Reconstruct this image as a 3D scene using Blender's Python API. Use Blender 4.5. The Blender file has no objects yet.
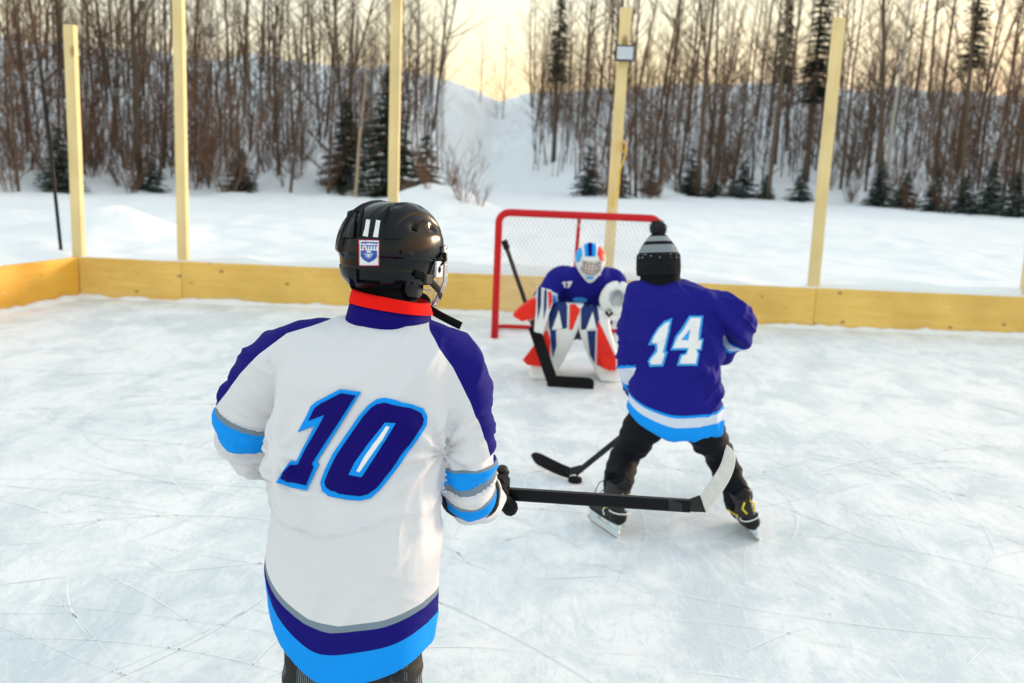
import bpy, bmesh, math, random
import numpy as np
from mathutils import Vector, Matrix, noise
from mathutils.bvhtree import BVHTree

scene = bpy.context.scene
col = scene.collection

# ------------------------------------------------------------------ camera, sky, sun, exposure
FPX, PITCH, ROLL, CAMH = 950.0, math.radians(10.7), math.radians(2.4), 1.68
CAMROT = Matrix.Rotation(math.pi/2 - PITCH, 3, 'X') @ Matrix.Rotation(ROLL, 3, 'Z')
CAMLOC = Vector((0, 0, CAMH))
cd = bpy.data.cameras.new('camera')
cd.sensor_width = 36.0
cd.lens = FPX/1024*36.0
cd.clip_start, cd.clip_end = 0.05, 2000
cd.dof.use_dof = True
cd.dof.focus_distance = 2.35
cd.dof.aperture_fstop = 3.6
cam = bpy.data.objects.new('camera', cd)
cam.matrix_world = Matrix.Translation(CAMLOC) @ CAMROT.to_4x4()
col.objects.link(cam)
scene.camera = cam

SUN_EL, SUN_AZ = math.radians(6.0), math.radians(57)       # azimuth to the right of the view direction (+Y)
world = bpy.data.worlds.new('World')
scene.world = world
world.use_nodes = True
wn, wl = world.node_tree.nodes, world.node_tree.links
wn.clear()
sky = wn.new('ShaderNodeTexSky')
sky.sky_type = 'NISHITA'
sky.sun_disc = False
sky.sun_elevation = SUN_EL
sky.sun_rotation = SUN_AZ
sky.altitude = 100
sky.air_density = 1.65
sky.dust_density = 2.0
sky.ozone_density = 1.0
# thin high cloud veil, the same all round the sky
tc = wn.new('ShaderNodeTexCoord')
mp = wn.new('ShaderNodeMapping'); mp.inputs['Scale'].default_value = (1.0, 1.0, 3.0)
nz = wn.new('ShaderNodeTexNoise'); nz.inputs['Scale'].default_value = 2.2; nz.inputs['Detail'].default_value = 6
rp = wn.new('ShaderNodeMapRange')
rp.inputs['From Min'].default_value = 0.35; rp.inputs['From Max'].default_value = 0.7
rp.inputs['To Min'].default_value = 0.38; rp.inputs['To Max'].default_value = 0.58
mx = wn.new('ShaderNodeMix'); mx.data_type = 'RGBA'
mx.inputs['B'].default_value = (4.55, 4.85, 5.2, 1)
bg = wn.new('ShaderNodeBackground'); bg.inputs['Strength'].default_value = 0.12
wo = wn.new('ShaderNodeOutputWorld')
wl.new(tc.outputs['Generated'], mp.inputs['Vector']); wl.new(mp.outputs['Vector'], nz.inputs['Vector'])
wl.new(nz.outputs['Fac'], rp.inputs['Value']); wl.new(rp.outputs['Result'], mx.inputs['Factor'])
# the veil evens out how bright the sky is but keeps its colours
bw = wn.new('ShaderNodeRGBToBW'); pw = wn.new('ShaderNodeMath'); pw.operation = 'POWER'; pw.inputs[1].default_value = -0.5
mu = wn.new('ShaderNodeMath'); mu.operation = 'MULTIPLY'; mu.inputs[1].default_value = 2.9
vm = wn.new('ShaderNodeVectorMath'); vm.operation = 'SCALE'
wl.new(sky.outputs['Color'], bw.inputs[0]); wl.new(bw.outputs[0], pw.inputs[0]); wl.new(pw.outputs[0], mu.inputs[0])
wl.new(sky.outputs['Color'], vm.inputs[0]); wl.new(mu.outputs[0], vm.inputs['Scale'])
wl.new(vm.outputs[0], mx.inputs['A'])
wl.new(mx.outputs['Result'], bg.inputs['Color']); wl.new(bg.outputs['Background'], wo.inputs['Surface'])

sl = bpy.data.lights.new('sun', 'SUN')
sl.energy = 2.0
sl.angle = math.radians(12)
sl.color = (1.0, 0.76, 0.54)
sun = bpy.data.objects.new('sun', sl)
sd = Vector((math.sin(SUN_AZ)*math.cos(SUN_EL), math.cos(SUN_AZ)*math.cos(SUN_EL), math.sin(SUN_EL)))
sun.rotation_euler = sd.to_track_quat('Z', 'Y').to_euler()
sun.location = (20, 30, 20)
col.objects.link(sun)

vs = scene.view_settings
vs.view_transform = 'Standard'; vs.look = 'None'; vs.gamma = 1; vs.use_curve_mapping = False
vs.exposure = 1.12

# ------------------------------------------------------------------ helpers
def at(u, v, y=None, z=None):
    """the place in the rink that a spot of the picture shows, at a known distance y or height z"""
    d = CAMROT @ Vector(((u-512)/FPX, -(v-341.5)/FPX, -1))
    t = y/d.y if y is not None else (z-CAMH)/d.z
    return CAMLOC + d*t

class MB:
    def __init__(s): s.v, s.f = [], []
    def add(s, vs, fs):
        b = len(s.v); s.v += [tuple(p) for p in vs]; s.f += [tuple(i+b for i in q) for q in fs]; return s
    def box(s, x0, x1, y0, y1, z0, z1):
        return s.add([(x0,y0,z0),(x1,y0,z0),(x1,y1,z0),(x0,y1,z0),(x0,y0,z1),(x1,y0,z1),(x1,y1,z1),(x0,y1,z1)],
                     [(0,3,2,1),(4,5,6,7),(0,1,5,4),(1,2,6,5),(2,3,7,6),(3,0,4,7)])
    def tube(s, pts, rad, n=6, caps=True, flat=1.0, up=None):
        """tapered tube along a polyline; rad number or list; flat squashes one axis"""
        pts = [Vector(p) for p in pts]; m = len(pts)
        if not hasattr(rad, '__len__'): rad = [rad]*m
        vs, fs = [], []
        a = None
        for i, p in enumerate(pts):
            d = (pts[min(i+1, m-1)] - pts[max(i-1, 0)]).normalized()
            if a is None:
                r = Vector(up) if up is not None else (Vector((0,0,1)) if abs(d.z) < .9 else Vector((1,0,0)))
                a = (r - d*r.dot(d)).normalized()
            else:
                a = (a - d*a.dot(d))
                a = a.normalized() if a.length > 1e-6 else d.orthogonal().normalized()
            b = d.cross(a)
            for k in range(n):
                t = 2*math.pi*k/n
                vs.append(p + (a*math.cos(t) + b*math.sin(t)*flat)*rad[i])
        for i in range(m-1):
            for k in range(n):
                k2 = (k+1) % n
                fs.append((i*n+k, i*n+k2, (i+1)*n+k2, (i+1)*n+k))
        if caps:
            fs.append(tuple(range(n-1, -1, -1))); fs.append(tuple((m-1)*n+k for k in range(n)))
        return s.add(vs, fs)
    def rings(s, rings, caps=True, closed=True):
        n = len(rings[0]); vs = [p for r in rings for p in r]; fs = []
        for i in range(len(rings)-1):
            for k in range(n if closed else n-1):
                k2 = (k+1) % n
                fs.append((i*n+k, i*n+k2, (i+1)*n+k2, (i+1)*n+k))
        if caps:
            fs.append(tuple(range(n-1, -1, -1))); fs.append(tuple((len(rings)-1)*n+k for k in range(n)))
        return s.add(vs, fs)
    def ball(s, c, r, nu=14, nv=9, M=None):
        """ellipsoid; r three radii, M rotation"""
        c = Vector(c); rs = []
        r = (r, r, r) if not hasattr(r, '__len__') else r
        for j in range(nv+1):
            ph = -math.pi/2 + math.pi*(j*.98+.01*nv)/nv
            ring = []
            for k in range(nu):
                t = 2*math.pi*k/nu
                p = Vector((r[0]*math.cos(ph)*math.cos(t), r[1]*math.cos(ph)*math.sin(t), r[2]*math.sin(ph)))
                ring.append(c + (M @ p if M is not None else p))
            rs.append(ring)
        return s.rings(rs)
    def mesh(s, name):
        me = bpy.data.meshes.new(name); me.from_pydata([tuple(p) for p in s.v], [], s.f); me.update(); return me
    def build(s, name, mat, parent=None, smooth=True, bevel=0, fixn=False):
        me = s.mesh(name)
        if fixn:
            bm = bmesh.new(); bm.from_mesh(me); bmesh.ops.recalc_face_normals(bm, faces=bm.faces); bm.to_mesh(me); bm.free()
        return link(name, me, mat, parent, smooth, bevel)

def link(name, me, mat, parent=None, smooth=True, bevel=0):
    o = bpy.data.objects.new(name, me); col.objects.link(o)
    if mat is not None:
        me.materials.clear(); me.materials.append(mat)
    if smooth: me.polygons.foreach_set('use_smooth', [True]*len(me.polygons))
    if bevel:
        b = o.modifiers.new('bevel', 'BEVEL'); b.width = bevel; b.segments = 2; b.limit_method = 'ANGLE'
    if parent is not None: o.parent = parent
    return o

def tag(o, label=None, cat=None, group=None, kind=None):
    if label: o['label'] = label
    if cat: o['category'] = cat
    if group: o['group'] = group
    if kind: o['kind'] = kind
    return o

def empty(name, loc, label, cat, group=None, rz=0):
    o = bpy.data.objects.new(name, None); col.objects.link(o)
    o.location = loc; o.rotation_euler = (0, 0, rz); o.empty_display_size = .2
    return tag(o, label, cat, group)

def put(o, parent):
    """parent a mesh that was modelled in world coordinates"""
    o.parent = parent
    o.matrix_parent_inverse = Matrix.Translation(-Vector(parent.location)) if parent.type == 'EMPTY' else Matrix.Identity(4)
    return o

def smoothstep(a, b, x):
    t = min(1, max(0, (x-a)/(b-a))); return t*t*(3-2*t)

# ------------------------------------------------------------------ materials
class NT:
    def __init__(s, name):
        s.m = bpy.data.materials.new(name); s.m.use_nodes = True
        s.t = s.m.node_tree; s.n, s.l = s.t.nodes, s.t.links
        s.b = s.n['Principled BSDF']
    def node(s, typ, **kw):
        n = s.n.new('ShaderNode'+typ)
        for k, v in kw.items():
            if hasattr(n, k) and k not in n.inputs: setattr(n, k, v)
            else: n.inputs[k].default_value = v
        return n
    def link(s, a, b): s.l.new(a, b)
    def val(s, x, socket):
        if hasattr(x, 'links') or hasattr(x, 'is_output'): s.l.new(x, socket)
        else: socket.default_value = x
    def math(s, op, a, b=0.0, c=0.0, clamp=False):
        n = s.n.new('ShaderNodeMath'); n.operation = op; n.use_clamp = clamp
        s.val(a, n.inputs[0]); s.val(b, n.inputs[1]); s.val(c, n.inputs[2])
        return n.outputs[0]
    def mix(s, f, a, b):
        n = s.n.new('ShaderNodeMix'); n.data_type = 'RGBA'
        s.val(f, n.inputs['Factor'])
        for x, k in ((a, 'A'), (b, 'B')):
            if isinstance(x, tuple): x = (*x, 1) if len(x) == 3 else x
            s.val(x, n.inputs[k])
        return n.outputs['Result']
    def coords(s, which='Object', scale=(1,1,1), rot=(0,0,0)):
        t = s.n.new('ShaderNodeTexCoord'); m = s.n.new('ShaderNodeMapping')
        m.inputs['Scale'].default_value = scale; m.inputs['Rotation'].default_value = rot
        s.l.new(t.outputs[which], m.inputs['Vector']); return m.outputs['Vector']
    def noise(s, vec, scale, detail=4, rough=.5, dist=0.0):
        n = s.n.new('ShaderNodeTexNoise'); s.l.new(vec, n.inputs['Vector'])
        n.inputs['Scale'].default_value = scale; n.inputs['Detail'].default_value = detail
        n.inputs['Roughness'].default_value = rough; n.inputs['Distortion'].default_value = dist
        return n.outputs['Fac']
    def ramp(s, x, a, b, c=0.0, d=1.0, smooth=False):
        n = s.n.new('ShaderNodeMapRange'); s.l.new(x, n.inputs['Value'])
        if smooth: n.interpolation_type = 'SMOOTHSTEP'
        for k, q in zip(('From Min','From Max','To Min','To Max'), (a,b,c,d)): n.inputs[k].default_value = q
        return n.outputs['Result']
    def attr(s, name):
        n = s.n.new('ShaderNodeAttribute'); n.attribute_name = name; return n.outputs['Fac']
    def bump(s, h, strength=.3, dist=.01):
        n = s.n.new('ShaderNodeBump'); s.l.new(h, n.inputs['Height'])
        n.inputs['Strength'].default_value = strength; n.inputs['Distance'].default_value = dist
        s.l.new(n.outputs['Normal'], s.b.inputs['Normal'])
    def set(s, **kw):
        for k, x in kw.items():
            k = k.replace('_', ' ')
            if isinstance(x, tuple) and len(x) == 3: x = (*x, 1)
            s.val(x, s.b.inputs[k])
        return s

def simple(name, c, rough=.5, metal=0.0, var=.12, scale=8.0, bump=0.0, bdist=.005, coat=0.0, spec=None):
    t = NT(name); v = t.coords()
    n = t.noise(v, scale, 5, .6)
    t.set(Base_Color=t.mix(n, tuple(x*(1-var) for x in c), tuple(min(1, x*(1+var)) for x in c)),
          Roughness=t.ramp(n, .2, .8, max(0, rough-.08), min(1, rough+.08)), Metallic=metal)
    if coat: t.set(Coat_Weight=coat, Coat_Roughness=.1)
    if spec is not None: t.b.inputs['Specular IOR Level'].default_value = spec
    if bump: t.bump(t.noise(v, scale*4, 5, .7), bump, bdist)
    return t.m

def m_ice():
    t = NT('ice'); v = t.coords()
    big = t.noise(v, .5, 4, .6); mid = t.noise(t.coords(scale=(1,.6,1), rot=(0,0,.4)), 2.6, 7, .72, .6); fine = t.noise(v, 26, 5, .75)
    streak = t.noise(t.coords(scale=(5,.8,1), rot=(0,0,1.1)), 2.4, 6, .7, .8)
    streak2 = t.noise(t.coords(scale=(6,.7,1), rot=(0,0,-.7)), 2.0, 6, .7, .8)
    cold = (.65, .705, .74); white = (.885, .885, .885)
    f = t.math('ADD', t.math('MULTIPLY', big, .45), t.math('MULTIPLY', mid, .75))
    c = t.mix(t.ramp(f, .50, .68, smooth=True), cold, white)
    c = t.mix(t.ramp(streak, .58, .72, 0, .45), c, (.93, .945, .95))
    c = t.mix(t.ramp(streak2, .55, .70, 0, .55), c, (.63, .71, .77))
    sm1 = t.noise(t.coords(scale=(1.0,.35,1), rot=(0,0,.9)), 11, 6, .75, 2.2)
    sm2 = t.noise(t.coords(scale=(1.0,.35,1), rot=(0,0,-.4)), 15, 6, .75, 2.2)
    c = t.mix(t.ramp(sm1, .54, .66, 0, .55), c, (.90, .91, .915))
    c = t.mix(t.ramp(sm2, .54, .64, 0, .5), c, (.60, .675, .72))
    c = t.mix(t.ramp(fine, .6, .78, 0, .4), c, (.94, .95, .955))
    t.set(Base_Color=c, Roughness=t.ramp(mid, .3, .7, .32, .62))
    t.b.inputs['Specular IOR Level'].default_value = .35
    h = t.math('ADD', t.math('MULTIPLY', fine, .35), t.math('MULTIPLY', mid, .8))
    t.bump(h, .6, .018)
    return t.m

def m_snow(name='snow', tint=(.86,.88,.90)):
    t = NT(name); v = t.coords()
    n = t.noise(v, 1.3, 6, .65); f = t.noise(v, 30, 4, .7)
    t.set(Base_Color=t.mix(n, tuple(x*.95 for x in tint), tint), Roughness=.75)
    t.b.inputs['Specular IOR Level'].default_value = .2
    h = t.math('ADD', n, t.math('MULTIPLY', f, .12))
    t.bump(h, .5, .08)
    return t.m

def m_wood(name, c0, c1, knots=True, along='X', seedobj=True):
    t = NT(name)
    tcn = t.n.new('ShaderNodeTexCoord'); oi = t.n.new('ShaderNodeObjectInfo')
    add = t.n.new('ShaderNodeVectorMath'); add.operation = 'ADD'
    sc = t.n.new('ShaderNodeVectorMath'); sc.operation = 'SCALE'; sc.inputs['Scale'].default_value = 37
    comb = t.n.new('ShaderNodeCombineXYZ')
    for k in 'XYZ': t.l.new(oi.outputs['Random'], comb.inputs[k])
    t.l.new(comb.outputs[0], sc.inputs[0]); t.l.new(sc.outputs[0], add.inputs[0]); t.l.new(tcn.outputs['Object'], add.inputs[1])
    m = t.n.new('ShaderNodeMapping'); t.l.new(add.outputs[0], m.inputs['Vector'])
    m.inputs['Scale'].default_value = (.5, 7, 7) if along == 'X' else (7, 7, .5)
    g = t.noise(m.outputs['Vector'], 2.2, 6, .65, 1.2)
    big = t.noise(add.outputs[0], 1.7, 3, .5)
    c = t.mix(t.ramp(g, .3, .7), c0, c1)
    c = t.mix(t.ramp(big, .35, .65, 0, .45), c, tuple(x*.68 for x in c0))
    if knots:
        vo = t.n.new('ShaderNodeTexVoronoi'); vo.feature = 'F1'; vo.inputs['Scale'].default_value = 4.6 if along == 'X' else 2.4
        m2 = t.n.new('ShaderNodeMapping'); t.l.new(add.outputs[0], m2.inputs['Vector'])
        m2.inputs['Scale'].default_value = (.75, .75, 1.2) if along == 'X' else (1.3, 1.3, .6)
        t.l.new(m2.outputs['Vector'], vo.inputs['Vector'])
        k = t.ramp(vo.outputs['Distance'], .06, .13, 1, 0)
        c = t.mix(t.math('MULTIPLY', k, .75), c, (.22, .11, .035))
    if along == 'X':
        m3 = t.n.new('ShaderNodeMapping'); t.l.new(add.outputs[0], m3.inputs['Vector']); m3.inputs['Scale'].default_value = (1.2, 1, 3.5)
        sc_ = t.noise(m3.outputs['Vector'], 5.5, 5, .7, .5)
        c = t.mix(t.ramp(sc_, .62, .70, 0, .38), c, (.20, .12, .05))
        c = t.mix(t.ramp(sc_, .30, .38, .30, 0), c, (.90, .72, .42))
    t.set(Base_Color=c, Roughness=.6)
    t.bump(g, .4, .006)
    return t.m

def m_bark(name, c0, c1, scale=9):
    t = NT(name)
    oi = t.n.new('ShaderNodeObjectInfo')
    g = t.noise(t.coords(scale=(3,3,.7)), scale, 6, .7)
    c = t.mix(t.ramp(g, .3, .7), c0, c1)
    c = t.mix(t.ramp(oi.outputs['Random'], 0, 1, 0, .5), c, tuple(x*.55 for x in c0))
    t.set(Base_Color=c, Roughness=.9)
    t.b.inputs['Specular IOR Level'].default_value = .1
    t.bump(g, .6, .02)
    return t.m

M = {}
M['ice'] = m_ice()
M['snow'] = m_snow()
M['board'] = m_wood('yellow pine board', (.80, .47, .09), (.88, .60, .17))
M['board_warm_lit'] = m_wood('warm-lit pine board', (.82, .40, .035), (.88, .50, .07))  # same pine for the left board, warm light from the right put into its colour
M['post'] = m_wood('pale pine post', (.80, .60, .26), (.86, .70, .38), True, 'Z')
M['bark'] = m_bark('grey brown bark', (.092, .064, .048), (.185, .135, .10))
M['bark_red'] = m_bark('reddish twig bark', (.16, .088, .055), (.26, .15, .10))
M['birch'] = m_bark('pale birch bark', (.42, .39, .34), (.62, .59, .54))
M['tan'] = m_bark('tan sapling bark', (.34, .26, .17), (.45, .36, .25))
M['needle'] = simple('spruce needles', (.035, .055, .032), .8, var=.5, scale=3)
M['needle_frost'] = simple('frosted spruce needles', (.07, .10, .085), .8, var=.6, scale=3)
M['black'] = simple('black plastic', (.008, .008, .009), .5, spec=.25)
M['red_pipe'] = simple('red painted pipe', (.58, .010, .014), .5, var=.08, spec=.25)
M['cord'] = simple('greyish net cord', (.64, .64, .64), .8)
M['metal_dark'] = simple('dark grey housing', (.04, .045, .05), .45)
M['yellow_cable'] = simple('yellow cable', (.75, .45, .03), .5)
# ------------------------------------------------------------------ terrain
AZ  = [-1.1, -.54, -.28, -.12, -.06, -.03, .0, .05, .085, .19, .345, .53, .8]
FOOT= [22,   25,   30,   32,   40,   46,   46, 42,  39,   47,  45,   37,  34]
CRS = [44,   48,   52,   55,   62,   66,   68, 70,  72,   76,  76,   72,  70]
EL  = [.094, .091, .083, .081, .070, .064, .062, .066, .071, .082, .083, .084, .085]
BY, BX, BS = 10.477, -4.84, .198          # back board line, left corner, slant of the left board
RX = 9.0
def ground(x, y):
    # the hill
    yy = max(y, 6.0)
    a = x/yy
    foot = float(np.interp(a, AZ, FOOT)); cr = float(np.interp(a, AZ, CRS)); el = float(np.interp(a, AZ, EL))
    zc = CAMH + el*cr
    s = (y-foot)/(cr-foot)
    if s <= 0: h = 0
    elif s < 1: h = zc*(s**1.15*(1-.15*s*s)+.15*s*s*s*s)
    else: h = zc - (y-cr)*.03
    h = max(h, -.5)
    n = noise.noise(Vector((x*.35, y*.35, 1.7)))*.10 + noise.noise(Vector((x*1.1, y*1.1, 5.1)))*.045 + noise.noise(Vector((x*2.4, y*2.4, 3.1)))*.045 - .05*max(0, noise.noise(Vector((x*1.6, y*1.0, 8.1)))-.25)
    w = 1 + 5*smoothstep(0, .5, s)
    z = .36 + h + n*w
    # snow thrown over the boards: a bank behind them
    d = max(y-BY, BX - BS*(BY-y) - x, x-RX)
    if d > 0: z += .13*math.exp(-((d-.2)/1.1)**2)*(1+.5*noise.noise(Vector((x*.9, y*.4, 9))))
    # small heaps
    z += .42*math.exp(-((x+6.15)**2/.75 + (y-14.6)**2/1.1))
    z += .72*math.exp(-((x+2.15)**2/1.6 + (y-24.5)**2/2.4))*(1+.3*noise.noise(Vector((x*1.3, y*1.3, 2))))
    # the beaten slide up the hill
    if y > 30:
        xt = -.028*y
        z -= .5*math.exp(-((x-xt)/1.6)**2)*smoothstep(0, .3, s)
    # inside the rink
    k = smoothstep(.02, .09, d)
    return -.06*(1-k) + z*k

def spaced(a, b, n): return list(np.linspace(a, b, n, endpoint=False))
xs = sorted(set(spaced(-260,-60,14)+spaced(-60,-14,60)+spaced(-14,-6.2,52)+spaced(-6.2,-4.6,54)+spaced(-4.6,8.8,90)+spaced(8.8,9.3,10)+spaced(9.3,24,60)+spaced(24,60,50)+spaced(60,260,14)+[260]))
ys = sorted(set(spaced(-120,-8,16)+spaced(-8,4,10)+spaced(4,10.4,24)+spaced(10.4,10.8,16)+spaced(10.8,18,50)+spaced(18,32,60)+spaced(32,82,130)+spaced(82,120,20)+spaced(120,420,14)+[420]))
vv = [(x, y, ground(x, y)) for y in ys for x in xs]
nx = len(xs)
ff = [(j*nx+i, j*nx+i+1, (j+1)*nx+i+1, (j+1)*nx+i) for j in range(len(ys)-1) for i in range(nx-1)]
tag(MB().add(vv, ff).build('ground', M['snow']), kind='structure')

# the ice sheet
def leftx(y): return BX - BS*(BY-y)
iv, jf = [], []
iys = list(np.linspace(-7.5, BY, 37)); ixn = 40
for y in iys:
    for i in range(ixn+1):
        x = leftx(y) + (RX-leftx(y))*i/ixn
        iv.append((x, y, 0))
for j in range(len(iys)-1):
    for i in range(ixn):
        b = j*(ixn+1)+i; jf.append((b, b+1, b+ixn+2, b+ixn+1))
tag(MB().add(iv, jf).build('ice', M['ice']), kind='structure')

# skate cuts: thin arcs scraped into the ice, some packed with white shavings, some clear
def cuts(name, count, seed, mat, z, wr):
    rn = random.Random(seed); mb = MB()
    for k in range(count):
        near = rn.random() < .6
        cx, cy_ = rn.uniform(-4.5, 6.5), (rn.uniform(1.0, 6.0) if near else rn.uniform(4, 10.2))
        h = rn.choice((rn.uniform(-.5,.5), rn.uniform(.6,1.4), rn.uniform(2.0,2.7), rn.uniform(0, 3.14))); R_ = rn.choice((-1, 1))*math.exp(rn.uniform(-.3, 1.9)); L = math.exp(rn.uniform(-2.0, .55))
        w = rn.uniform(*wr); n = max(4, int(L*9)); A_, B_ = [], []
        x, y = cx, cy_
        for i in range(n+1):
            e = w*math.sin(math.pi*(.04+.92*i/n))**.5*(1+.35*noise.noise(Vector((x*6, y*6, k))))
            nx_, ny_ = -math.sin(h), math.cos(h)
            A_.append((x+nx_*e/2, y+ny_*e/2, z)); B_.append((x-nx_*e/2, y-ny_*e/2, z))
            x += math.cos(h)*L/n; y += math.sin(h)*L/n; h += L/n/R_
        if max(q[1] for q in A_) > BY-.1 or min(q[0]-leftx(q[1]) for q in A_) < .1: continue
        mb.add(A_+B_, [(i, i+n+1, i+n+2, i+1) for i in range(n)])
    return tag(mb.build(name, mat, None, False, 0, True), kind='stuff')
tag(cuts('skate_cut', 950, 5, simple('packed shavings', (.885, .895, .90), .8, var=.05, scale=40), .0022, (.002, .009)), 'thin white curved skate cuts all over the ice', 'skate marks')
tag(cuts('skate_cut', 330, 9, simple('clear cut ice', (.63, .705, .755), .4, var=.12, scale=10), .0012, (.0015, .005)), 'thin blue grey curved skate cuts all over the ice', 'skate marks')
# loose shavings
rn = random.Random(12); mb = MB()
for k in range(900):
    x, y = rn.uniform(-4, 6), rn.uniform(1.2, 10)
    if noise.noise(Vector((x*.7, y*.7, 4))) < .05: continue
    r_ = rn.uniform(.003, .011); m_ = rn.randrange(4, 6)
    ring = [(x+r_*math.cos(a+k)*rn.uniform(.6,1.3), y+r_*math.sin(a+k)*rn.uniform(.6,1.3), .001) for a in np.linspace(0, 2*math.pi, m_, endpoint=False)]
    mb.add(ring+[(x, y, .001+r_*rn.uniform(.3,.7))], [(i, (i+1) % m_, m_) for i in range(m_)])
tag(mb.build('ice_shavings', M['snow']), 'loose crumbs of shaved snow scattered on the ice', 'shavings', None, 'stuff')

# shaved snow heaped along the foot of the boards
def snow_edge(A, B, nrm, seed):
    A, B, nrm = Vector(A), Vector(B), Vector(nrm); L = (B-A).length; n = int(L/.035); rings = []
    for i in range(n+1):
        p = A + (B-A)*(i/n)
        k = noise.noise(Vector((p.x*2.2, p.y*2.2, seed)))*.5 + noise.noise(Vector((p.x*9, p.y*9, seed)))*.35
        w = .10 + .09*max(-.8, k*1.4); h = .035 + .04*max(-.75, k*1.6)
        rings.append([p + nrm*(-.004)+Vector((0,0,-.01)), p + nrm*(-.004)+Vector((0,0,h)), p + nrm*w*.35+Vector((0,0,h*.9)), p + nrm*w*.7+Vector((0,0,h*.4)), p + nrm*w+Vector((0,0,-.004))])
    o = MB().rings(rings, False, False).build('snow_edge', M['snow'], fixn=True)
    tag(o, kind='structure')
snow_edge((BX, BY, 0), (RX, BY, 0), (0,-1,0), 1.3)
ld = Vector((-BS, -1, 0)).normalized(); ln = Vector((1, -BS, 0)).normalized()
LB0 = Vector((BX, BY, 0)); LB1 = LB0 + ld*13
snow_edge(LB0, LB1, ln, 4.4)

# ------------------------------------------------------------------ rink boards, one panel after another
def panel_mesh(L, h0, h1, th, seed):
    mb = MB(); n = 10; rings = []
    for i in range(n+1):
        x = .0015 + (L-.003)*i/n; h = h0+(h1-h0)*i/n + .004*noise.noise(Vector((x*1.5, seed, 0)))
        rings.append([(x, 0, .004), (x, 0, h), (x, th, h), (x, th, .004)])
    return mb.rings(rings)
bb = empty('rink_board', (BX, BY, 0), 'long yellow pine rink board running across behind the goal', 'rink board')
seams = [0, 1.14, 3.48, 5.84, 8.19, 10.54, RX-BX]
for i in range(len(seams)-1):
    o = panel_mesh(seams[i+1]-seams[i], .446, .443, .04, i*3.1).build('panel', M['board'], bb, False, .004, True)
    o.location = (seams[i], .002*(i % 2), 0)
lb = empty('rink_board', LB0, 'warm-lit yellow pine rink board on the left side, running towards the viewer', 'rink board')
for i in range(5):
    o = panel_mesh(2.4, .448+.02*i, .468+.02*i, .04, i*5.7+40).build('panel', M['board_warm_lit'], lb, False, .004, True)
    o.rotation_euler = (0, 0, math.atan2(ld.y, ld.x))
    o.location = ld*(2.4*i+.004) + ln*(.0015*(i % 2))-ln*.0
    o.scale = (1, -1, 1)

# snow lying on the top edge of the boards
def snow_cap(parent, L, z, flip):
    rings = []; n = int(L/.05)
    for i in range(n+1):
        x = L*i/n; k = noise.noise(Vector((x*1.7, z*9, 3)))+.5*noise.noise(Vector((x*6, z*9, 7)))
        h = .012+.014*max(-.7, k)
        rings.append([(x, flip*.012, z-.003), (x, flip*.016, z+h*.7), (x, flip*.03, z+h), (x, flip*.05, z+h*.9), (x, flip*.06, z-.003)])
    return MB().rings(rings).build('snow_cap', M['snow'], parent, fixn=True)
c_ = snow_cap(bb, RX-BX, .443, 1)

# ------------------------------------------------------------------ posts
posts = [(80, 72, 25, 'short pine post in the left corner of the rink boards'),
         (184, 179, -60, 'tall pine post, second from the left behind the rink boards'),
         (392, 396, -60, 'tall pine post rising behind the black helmet'),
         (606, 631, 8, 'pine post behind the goal carrying the floodlight'),
         (811, 838, 18, 'plain pine post to the right of the player in the striped hat'),
         (1023, 1060, 12, 'pine post cut by the right edge of the picture')]
PY = BY+.105
for i, (ub, ut, vt, lab) in enumerate(posts):
    base = at(ub, 262+.042*(ub-80)+15, y=PY)
    top = at(ut, vt, y=PY)
    h = top.z; lean = (top.x-base.x)/(top.z-base.z)
    o = MB(); w = .056 if i != 1 else .054
    rings = []
    for k in range(9):
        z = -.3+(h+.3)*k/8
        j = .004*noise.noise(Vector((i*3.3, z, 0)))
        x = (z-base.z)*lean*.35
        rings.append([(x-w+j, -.05, z), (x+w+j, -.05, z), (x+w+j, .05, z), (x-w+j, .05, z)])
    o.rings(rings)
    ob = o.build('post', M['post'], None, False, .006, True)
    ob.location = (base.x+.65*0, PY, 0)
    tag(ob, lab, 'post', 'pine posts behind the rink boards')

# floodlight on the fourth post
fp = at(625, 53, y=PY-.16)
fl = empty('floodlight', fp, 'small square floodlight fixed near the top of a pine post', 'floodlight')
MB().box(-.105, .105, .0, .035, -.085, .085).build('housing', M['metal_dark'], fl, False, .008)
MB().box(-.085, .085, -.008, -.001, -.065, .065).build('diffuser', simple('frosted lamp glass', (.55,.60,.66), .25, var=.04), fl, False, .003)
for s in (-1, 1):
    MB().box(s*.113-.004, s*.113+.004, .0, .07, -.02, .02).build('bracket', M['metal_dark'], fl, False, .002)
b_ = MB(); b_.box(-.117, .117, .071, .079, -.02, .02); b_.box(-.02, .02, .079, .115, -.015, .015)
b_.build('mount', M['metal_dark'], fl, False)
f_ = MB()
for k in range(7): f_.box(-.09+.03*k-.004, -.09+.03*k+.004, .036, .055, -.07, .07)
f_.build('cooling_fins', M['metal_dark'], fl, False)
# yellow cable looped on the same post
cp = at(619, 146, y=PY-.08)
pts = []
for k in range(90):
    t = k/89*2*math.pi*3
    pts.append(cp + Vector((.028*math.cos(t)+.045, -.02+.012*math.sin(k*.7), .06*math.sin(t))))
tail = [cp + Vector((.075, -.02, 0))]
for k in range(1, 14): tail.append(cp + Vector((.075-.10*k/13+.012*math.sin(k*.9), -.03, -.05*k)))
mb = MB().tube(pts, .008, 6); mb.tube(tail, .008, 6)
tag(mb.build('extension_cable', M['yellow_cable']), 'yellow cable looped and hanging on the floodlight post', 'cable')
# dark cable running down the post
pts = [fp + Vector((.03+.13*0, .1, -.08-k*.12)) + Vector((.012*math.sin(k)-.021*k*.28, 0, 0)) for k in range(12)]

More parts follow.
